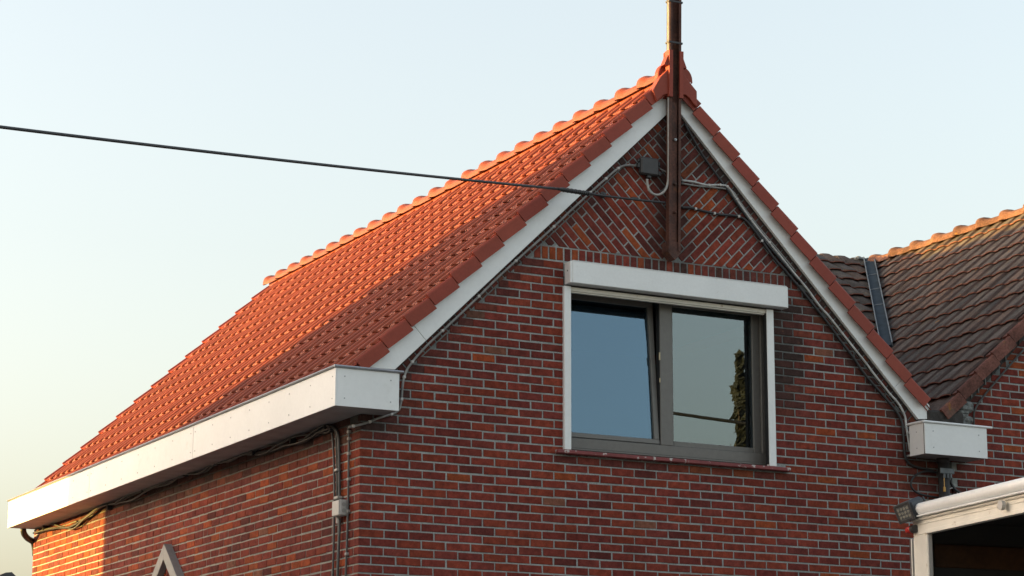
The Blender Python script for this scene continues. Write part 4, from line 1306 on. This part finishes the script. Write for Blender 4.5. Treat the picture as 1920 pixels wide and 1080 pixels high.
for yy in (1.1, 6.3):
    for xx in (.05, TW-.30):
        wh = MB(); wh.tube([MT @ Vector((xx,yy,GROUND+.45)), MT @ Vector((xx+.25,yy,GROUND+.45))], .45, 24, 0, 1); wo_ = wh.build('wheel', M_tyre, truck)
        rm_ = MB(); rm_.tube([MT @ Vector((xx-.01,yy,GROUND+.45)), MT @ Vector((xx+.26,yy,GROUND+.45))], .25, 18, 0, 1); rm_.build('rim', M_steel, wo_)
hkm = MB(); hkm.tube(CO['hooks'], .009, 8, 0, 4); hkm.build('strap_loop', M_steel, truck, smooth=True)
h2 = MB(); h2.tube([(p[0]+.30, p[1]-.2, p[2]-.28) for p in CO['hooks']], .012, 8, 0, 4); h2.build('strap_loop', M_dark, truck, smooth=True)
# marker lamp
mk = MB(); mk.tube([MT @ Vector(p) for p in ((.03,-.02,-.495),(.075,-.02,-.495))], .031, 12, 0, 1); mo_ = mk.build('marker_lamp', M_dark, truck, smooth=False)
mk = MB(); mk.tube([MT @ Vector(p) for p in ((-.045,-.02,-.495),(-.03,-.02,-.495),(.029,-.02,-.495))], lambda t: .024+.007*t, 12, 0, 2); mk.build('red_lens', M_red, mo_, smooth=True)
ml = MB(); ml.tube([MT @ Vector(p) for p in ((1.36,-.03,-.47),(1.36,-.06,-.47))], .035, 12, 0, 1); ml.build('marker_lamp', M_gbox, truck)
# work lamp
WL = Vector(CO['worklight'])
dW = (Vector((-.93,-.22,-.34))).normalized()          # where it shines
sW_ = dW.cross(Vector((0,0,1))).normalized(); uW = sW_.cross(dW)
rl = Matrix.Rotation(rad(10), 3, dW); sW_ = rl @ sW_; uW = rl @ uW
MW = frame_mat(WL, sW_, dW, uW)
wb = MB(); wb.bbox((-.085,-.12,-.075),(.085,.055,.075), .022, 0, MW)
for i in range(6): wb.bbox((-.075+.026*i,-.14,-.06),(-.066+.026*i,-.1202,.06), .003, 0, MW)
wlo = wb.build('work_lamp', M_lampbody, truck)
fbz = MB()
for lo, hi in (((-.082,.0552,-.072),(-.062,.062,.072)),((.062,.0552,-.072),(.082,.062,.072)),((-.0615,.0552,-.072),(.0615,.062,-.052)),((-.0615,.0552,.052),(.0615,.062,.072))): fbz.bbox(lo, hi, .002, 0, MW)
fbz.build('lamp_bezel', M_dark, wlo)
ln = MB(); ln.box((-.061,.0553,-.0515),(.061,.058,.0515), 0, MW); ln.build('lamp_face', M_pipe, wlo)
for i in range(4):
    for j in range(3):
        l = MB(); c = Vector((-.045+.03*i, .0585, -.03+.03*j)); l.tube([MW @ c, MW @ (c+Vector((0,.004,0)))], .0105, 10, 0, 1); l.build('led', M_led, wlo)
bk = MB(); bk.tube([WL+sW_*.02-dW*.06, WL+Vector((.06,0,-.04)), WL+Vector((.09,.02,-.03))], .018, 8); bk.build('lamp_bracket', M_dark, wlo)

# ------------------------------------------------------------------ what stands round about, outside the picture
# house across the yard whose shadow lies on the lower roof and most of the side wall
sh_ = thing('gable_house', 'gabled house across the yard, shading the lower left of the red roof', 'house', (-13, -2, GROUND))
te = math.tan(rad(SUN_EL))      # SUN_DIR falls by this for each metre along X
def up_(z, X, XC=-11.0): return z+(X-XC)*te
prof = [(4.53,1.2,.2),(.3,3.44,2.5)]
XC = -11.0
def sh(y, X): return y - (X-XC)*SUN_DY
yA, zA = sh(4.62,.2), up_(1.13,.2)
yB, zB = sh(-.05,2.75), up_(3.66,2.75)
k_ = (zB-zA)/(yB-yA)
yR = yB-1.6; zR = zA+k_*(yR-yA)
yV = sh(6.93,-.2)
poly = [(yV,GROUND),(yV,zA-.06),(yA,zA-.06),(yA,zA),(yR,zR),(yR-(yA-yR)-2.5,zA-1.2),(yR-(yA-yR)-2.5,GROUND)]
wl_ = MB()
Pm = lambda u, q, n: (n, u, q)
wl_.prism(poly[:1]+[(yV,zA-.061),(yA+.001,zA-.061),(yA+.001,GROUND)], Pm, XC-.05, XC-7)
wl_.prism([(yA,GROUND),(yA,zA-.10),(yR,zR-.10),(poly[5][0],poly[5][1]-.10),(poly[6][0],GROUND)], Pm, XC-.05, XC-7)
wl_.build('wall', M_brick_p, sh_)
rr_ = MB()
rr_.prism([(yA,zA),(yR,zR),(yR,zR-.098),(yA,zA-.098)], Pm, XC, XC-7.2)
rr_.prism([(yR-.001,zR),(poly[5][0],poly[5][1]),(poly[5][0],poly[5][1]-.098),(yR-.001,zR-.098)], Pm, XC, XC-7.2)
rr_.build('roof', M_tile_p, sh_)
fr_ = MB(); fr_.box((XC-7,yA+.002,zA-.06),(XC,yV+.0,zA-.03)); fr_.build('flat_roof', M_trim, sh_)
wd = MB(); wd.bbox((XC-.06,-2.5,-1.2),(XC-.02,-1.2,.3), .01); wd.bbox((XC-.06,1.0,-1.2),(XC-.02,2.3,.3), .01); wd.build('window', M_glass, sh_)
# trees and line behind the viewer, seen mirrored in the right pane
def tree(label, x, y, h, wdt, n, seed, leaf):
    r = random.Random(seed)
    t = thing('poplar_tree', label, 'tree', (x, y, GROUND), 'poplars behind the viewer')
    tk = MB(); tk.tube([(x,y,GROUND),(x+.05,y,GROUND+h*.5),(x,y,GROUND+h*.93)], lambda q: .22*(1-q)+.02, 8, 0, 4); 
    for i in range(22):
        z = GROUND+h*(.18+.7*r.random()); a = r.random()*6.28; L = wdt*.6*(1-(z-GROUND)/h*.6)
        tk.tube([(x,y,z),(x+L*.5*math.cos(a),y+L*.5*math.sin(a),z+L*.9),(x+L*.8*math.cos(a),y+L*.8*math.sin(a),z+L*1.9)], lambda q: .04*(1-q)+.006, 5, 0, 2)
    tk.build('trunk', M_bark, t, smooth=True)
    lf = MB()
    for i in range(n):
        q = r.random()**.8
        z = GROUND+h*(.15+.85*q)
        R = wdt*r.uniform(.75,1.3)*(1.02-q)**.78*(.55+.25*math.sin(z*3.1+seed)+.2*math.sin(z*7.7))*math.sqrt(r.random())
        a = r.random()*6.28
        c = Vector((x+R*math.cos(a), y+R*math.sin(a), z))
        s = .09+.09*r.random()
        u = Vector((r.uniform(-1,1),r.uniform(-1,1),r.uniform(-1,1))).normalized(); v = u.orthogonal().normalized()
        lf.add([c-u*s, c+v*s*.7, c+u*s, c-v*s*.7], [(0,1,2,3)])
    cr = lf.build('crown', leaf, t); cr['kind'] = 'stuff'
T1 = CO['tree1'][0]; T2 = CO['tree2'][0]
tree('tall slim poplar mirrored at the right edge of the right window pane', T1[0], T1[1], T1[2]-GROUND, 1.15, 2200, 1, M_leaf_pale)
tree('darker poplar mirrored in front of the tall one in the right pane', T2[0]+.25, T2[1]-.1, T2[2]-GROUND-.35, .75, 2200, 2, M_leaf)
A, B = Vector(CO['rwire'][0]), Vector(CO['rwire'][1])
d = B-A
rw = MB(); rw.tube([A-d*9, A-d*3, A+Vector((0,0,-.0)), CO['rwire'][2], B, B+d*3, B+d*8], .035, 6, 0, 4)
tag(rw.build('street_line', M_black, None, smooth=True), 'dark street cable mirrored low in the right window pane', 'power line')
# a far gable end peeping up at the lower left
fx, fy, fz = CO['tip']
fh = thing('gable_house', 'far house, only its dark roof tip showing at the lower left', 'house', (fx-2, fy, GROUND))
b = MB(); b.prism([(fx-5.8,GROUND),(fx+2.6,GROUND),(fx+2.6,fz-2.6),(fx,fz-.28),(fx-5.8,fz-3.25)], lambda u,q,n: (u,fy-n,q), -.3, -8); b.build('wall', M_brick_p, fh)
b = MB(); b.prism([(fx-3.8-2.9,fz-3.4),(fx-.15,fz),(fx+.02,fz+.02),(fx+3.4,fz-3.0),(fx+3.2,fz-3.3),(fx,fz-.25)][::-1], lambda u,q,n: (u,fy-n,q), .0, -8.2); b.build('roof', M_slate, fh)
